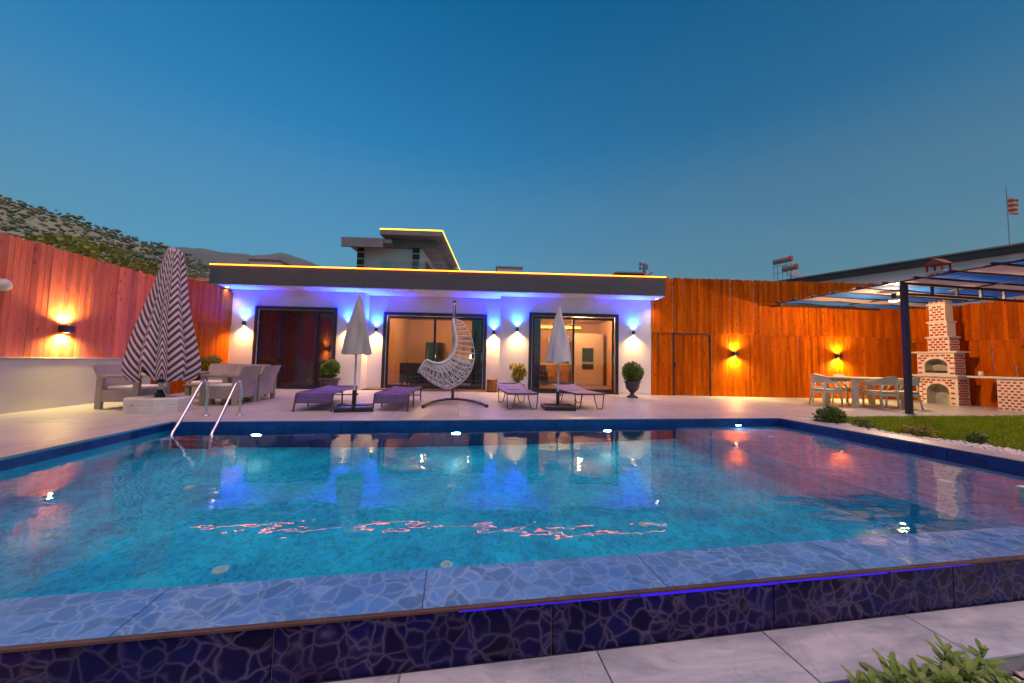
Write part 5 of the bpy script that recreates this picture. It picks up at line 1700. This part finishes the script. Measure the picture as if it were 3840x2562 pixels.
slab('roof_coping', A_ - dv * .28, B_ + dv * .43, -.03, 9.25, 5.361, 5.42, M['villa_grey'])
# solar water heater on that roof
sh = thing('solar_water_heater', 'solar water heater with orange-capped tanks on the neighbouring roof', 'water heater', (16.0, 15.3, 5.42), R(-76))
sh.scale = (.78, .78, .78)
def tank(x, y_, z, Lt, r_):
    m = MB(); m.tube([(x, y_, z), (x + Lt, y_ - .0, z)], r_, 16); o = m.build('tank', M['tank'], sh, False)
    m = MB(); m.tube([(x + Lt + .001, y_, z), (x + Lt + .05, y_, z), (x + Lt + .07, y_, z)], [r_ * 1.02, r_ * 1.0, r_ * .7], 16); m.build('tank_cap', M['orange_cap'], o)
tank(.0, 0, 1.22, .95, .20)
tank(.55, -.05, .62, .72, .20)
m = MB()
for x in (.08, .85):
    for y_ in (-.2, .2):
        m.tube([(x, y_, 0), (x, y_, 1.02)], .02, 6)
m.tube([(.08, -.2, .38), (.85, -.2, .38)], .02, 6); m.tube([(.08, -.2, .85), (.85, -.2, .85)], .02, 6)
m.build('stand', M['tank'], sh)
for k in range(2):
    m = MB(); y0_ = .75 + k * .95; x = 0.0
    m.add([(.70, y0_, .22), (.70, y0_ + .88, .22), (.0, y0_ + .88, .95), (.0, y0_, .95), (.70, y0_, .16), (.70, y0_ + .88, .16), (.0, y0_ + .88, .89), (.0, y0_, .89)], [(0, 1, 2, 3), (4, 7, 6, 5), (0, 4, 5, 1), (1, 5, 6, 2), (2, 6, 7, 3), (3, 7, 4, 0)])
    m.build('collector_panel', M['roof_dark'] if False else M['tank'], sh)
    m = MB()
    for (xx) in (.04, .88):
        m.tube([(.05, y0_ + xx, 0), (.05, y0_ + xx, .86)], .015, 6)
    m.build('panel_leg', M['tank'], sh)
# flag on a mast
fl = thing('flag_pole', 'thin flagpole with a red and white flag on the right neighbour roof', 'flag', (20.0, 9.55, 5.42), 0)
m = MB(); m.cyl((0, 0, 0), (0, 0, 2.45), .014, 8); m.build('pole', M['tank'], fl)
m = MB()
m.grid(lambda a, b_: (.016 + a * .26 + .03 * b_, -a * .14 + .03 * math.sin(a * 7 + b_ * 2), 1.42 + b_ * .62 - a * .10), 14, 12)
fo = m.build('flag_cloth', None, fl, True)
def flagm():
    mt = NT('striped_flag_cloth')
    tc = mt.n('ShaderNodeTexCoord')
    sx = mt.n('ShaderNodeSeparateXYZ'); mt.l(tc.outputs['Generated'], sx.inputs[0])
    f = mt.math('FRACT', mt.math('MULTIPLY', sx.outputs[2], 4.0))
    mt.set(Base_Color=mt.mix(mt.ramp(f, (.0, 1.0), (.5, 1.0), (.55, 0.0)), (.60, .45, .38), (.42, .06, .03)), Roughness=.8)
    return mt.m
fo.data.materials.append(flagm())
# small things on roofs behind the villa
def roof_box(loc, sz, label, mat, cap=None):
    t = thing('roof_structure', label, 'rooftop', loc, HA, 'rooftops showing over the villa')
    m = MB(); m.box(0, sz[0], 0, sz[1], zg - loc[2], sz[2]); m.build('body', mat, t)
    m = MB(); m.box(-.06, sz[0] + .06, -.06, sz[1] + .06, sz[2] + .001, sz[2] + .08); m.build('cap', cap or M['villa_grey'], t)
roof_box((-9.6, 18, 0), (1.3, 2.5, 5.48), 'pale chimney block with red tiles over the left half of the villa roof', M['villa_wall'], M['terracotta'])
roof_box((2.06, 18.2, 0), (1.3, 2, 5.95), 'small white rooftop box above the middle of the villa roof', M['villa_wall'])
roof_box((8.8, 18.2, 0), (1.55, 2, 6.08), 'small red-brown rooftop box above the right half of the villa roof', M['terracotta'])
at_ = thing('roof_antenna', 'grey antenna mast with small fittings above the villa roof right end', 'antenna', (10.6, 18.4, 0), 0)
m = MB(); m.cyl((0, 0, zg), (0, 0, 6.8), .09, 8); m.build('mast', M['villa_grey'], at_)
for (x, z, s) in ((-.25, 6.75, .09), (-.27, 6.5, .08), (.12, 6.6, .12)):
    m = MB(); m.tube([(0, 0, z), (x, -.03, z)], .03, 6); m.tube([(x, -.03, z - s), (x, -.03, z + s)], s * .8, 8); m.build('fitting', M['villa_grey'], at_)
m = MB(); m.tube([(.1, 0, 6.05), (.45, -.05, 6.3)], .05, 8); m.build('side_arm', M['villa_grey'], at_)
t = thing('tiled_roof', 'red tiled roof edge of a house between the left fence and the villa', 'roof', (-17.5, 20.5, 0), R(-8))
m = MB(); m.box(0, 4.2, .3, 5, zg, 4.75); m.build('wall', M['villa_wall'], t)
m = MB(); m.add([(-.4, 0, 4.7), (4.6, 0, 4.7), (4.6, 2.6, 5.5), (-.4, 2.6, 5.5), (-.4, 5.2, 4.7), (4.6, 5.2, 4.7)], [(0, 1, 2, 3), (3, 2, 5, 4), (0, 3, 4), (1, 5, 2), (0, 4, 5, 1)]); m.build('roof_tiles', M['terracotta'], t)

# ------------------------------------------------------------------ evening haze
hb = MB(); hb.box(-1900, 1900, -290, 2700, zg - 1.0, 470)
hm_ = bpy.data.materials.new('evening_haze')
hm_.use_nodes = True
hn = hm_.node_tree
hn.nodes.remove(hn.nodes['Principled BSDF'])
pv_ = hn.nodes.new('ShaderNodeVolumePrincipled')
pv_.inputs['Color'].default_value = (.38, .70, 1.0, 1)
pv_.inputs['Density'].default_value = .00008
hn.links.new(pv_.outputs[0], hn.nodes['Material Output'].inputs['Volume'])
tag(hb.build('haze', hm_), 'thin blue evening haze over the hills', 'haze', kind='stuff')
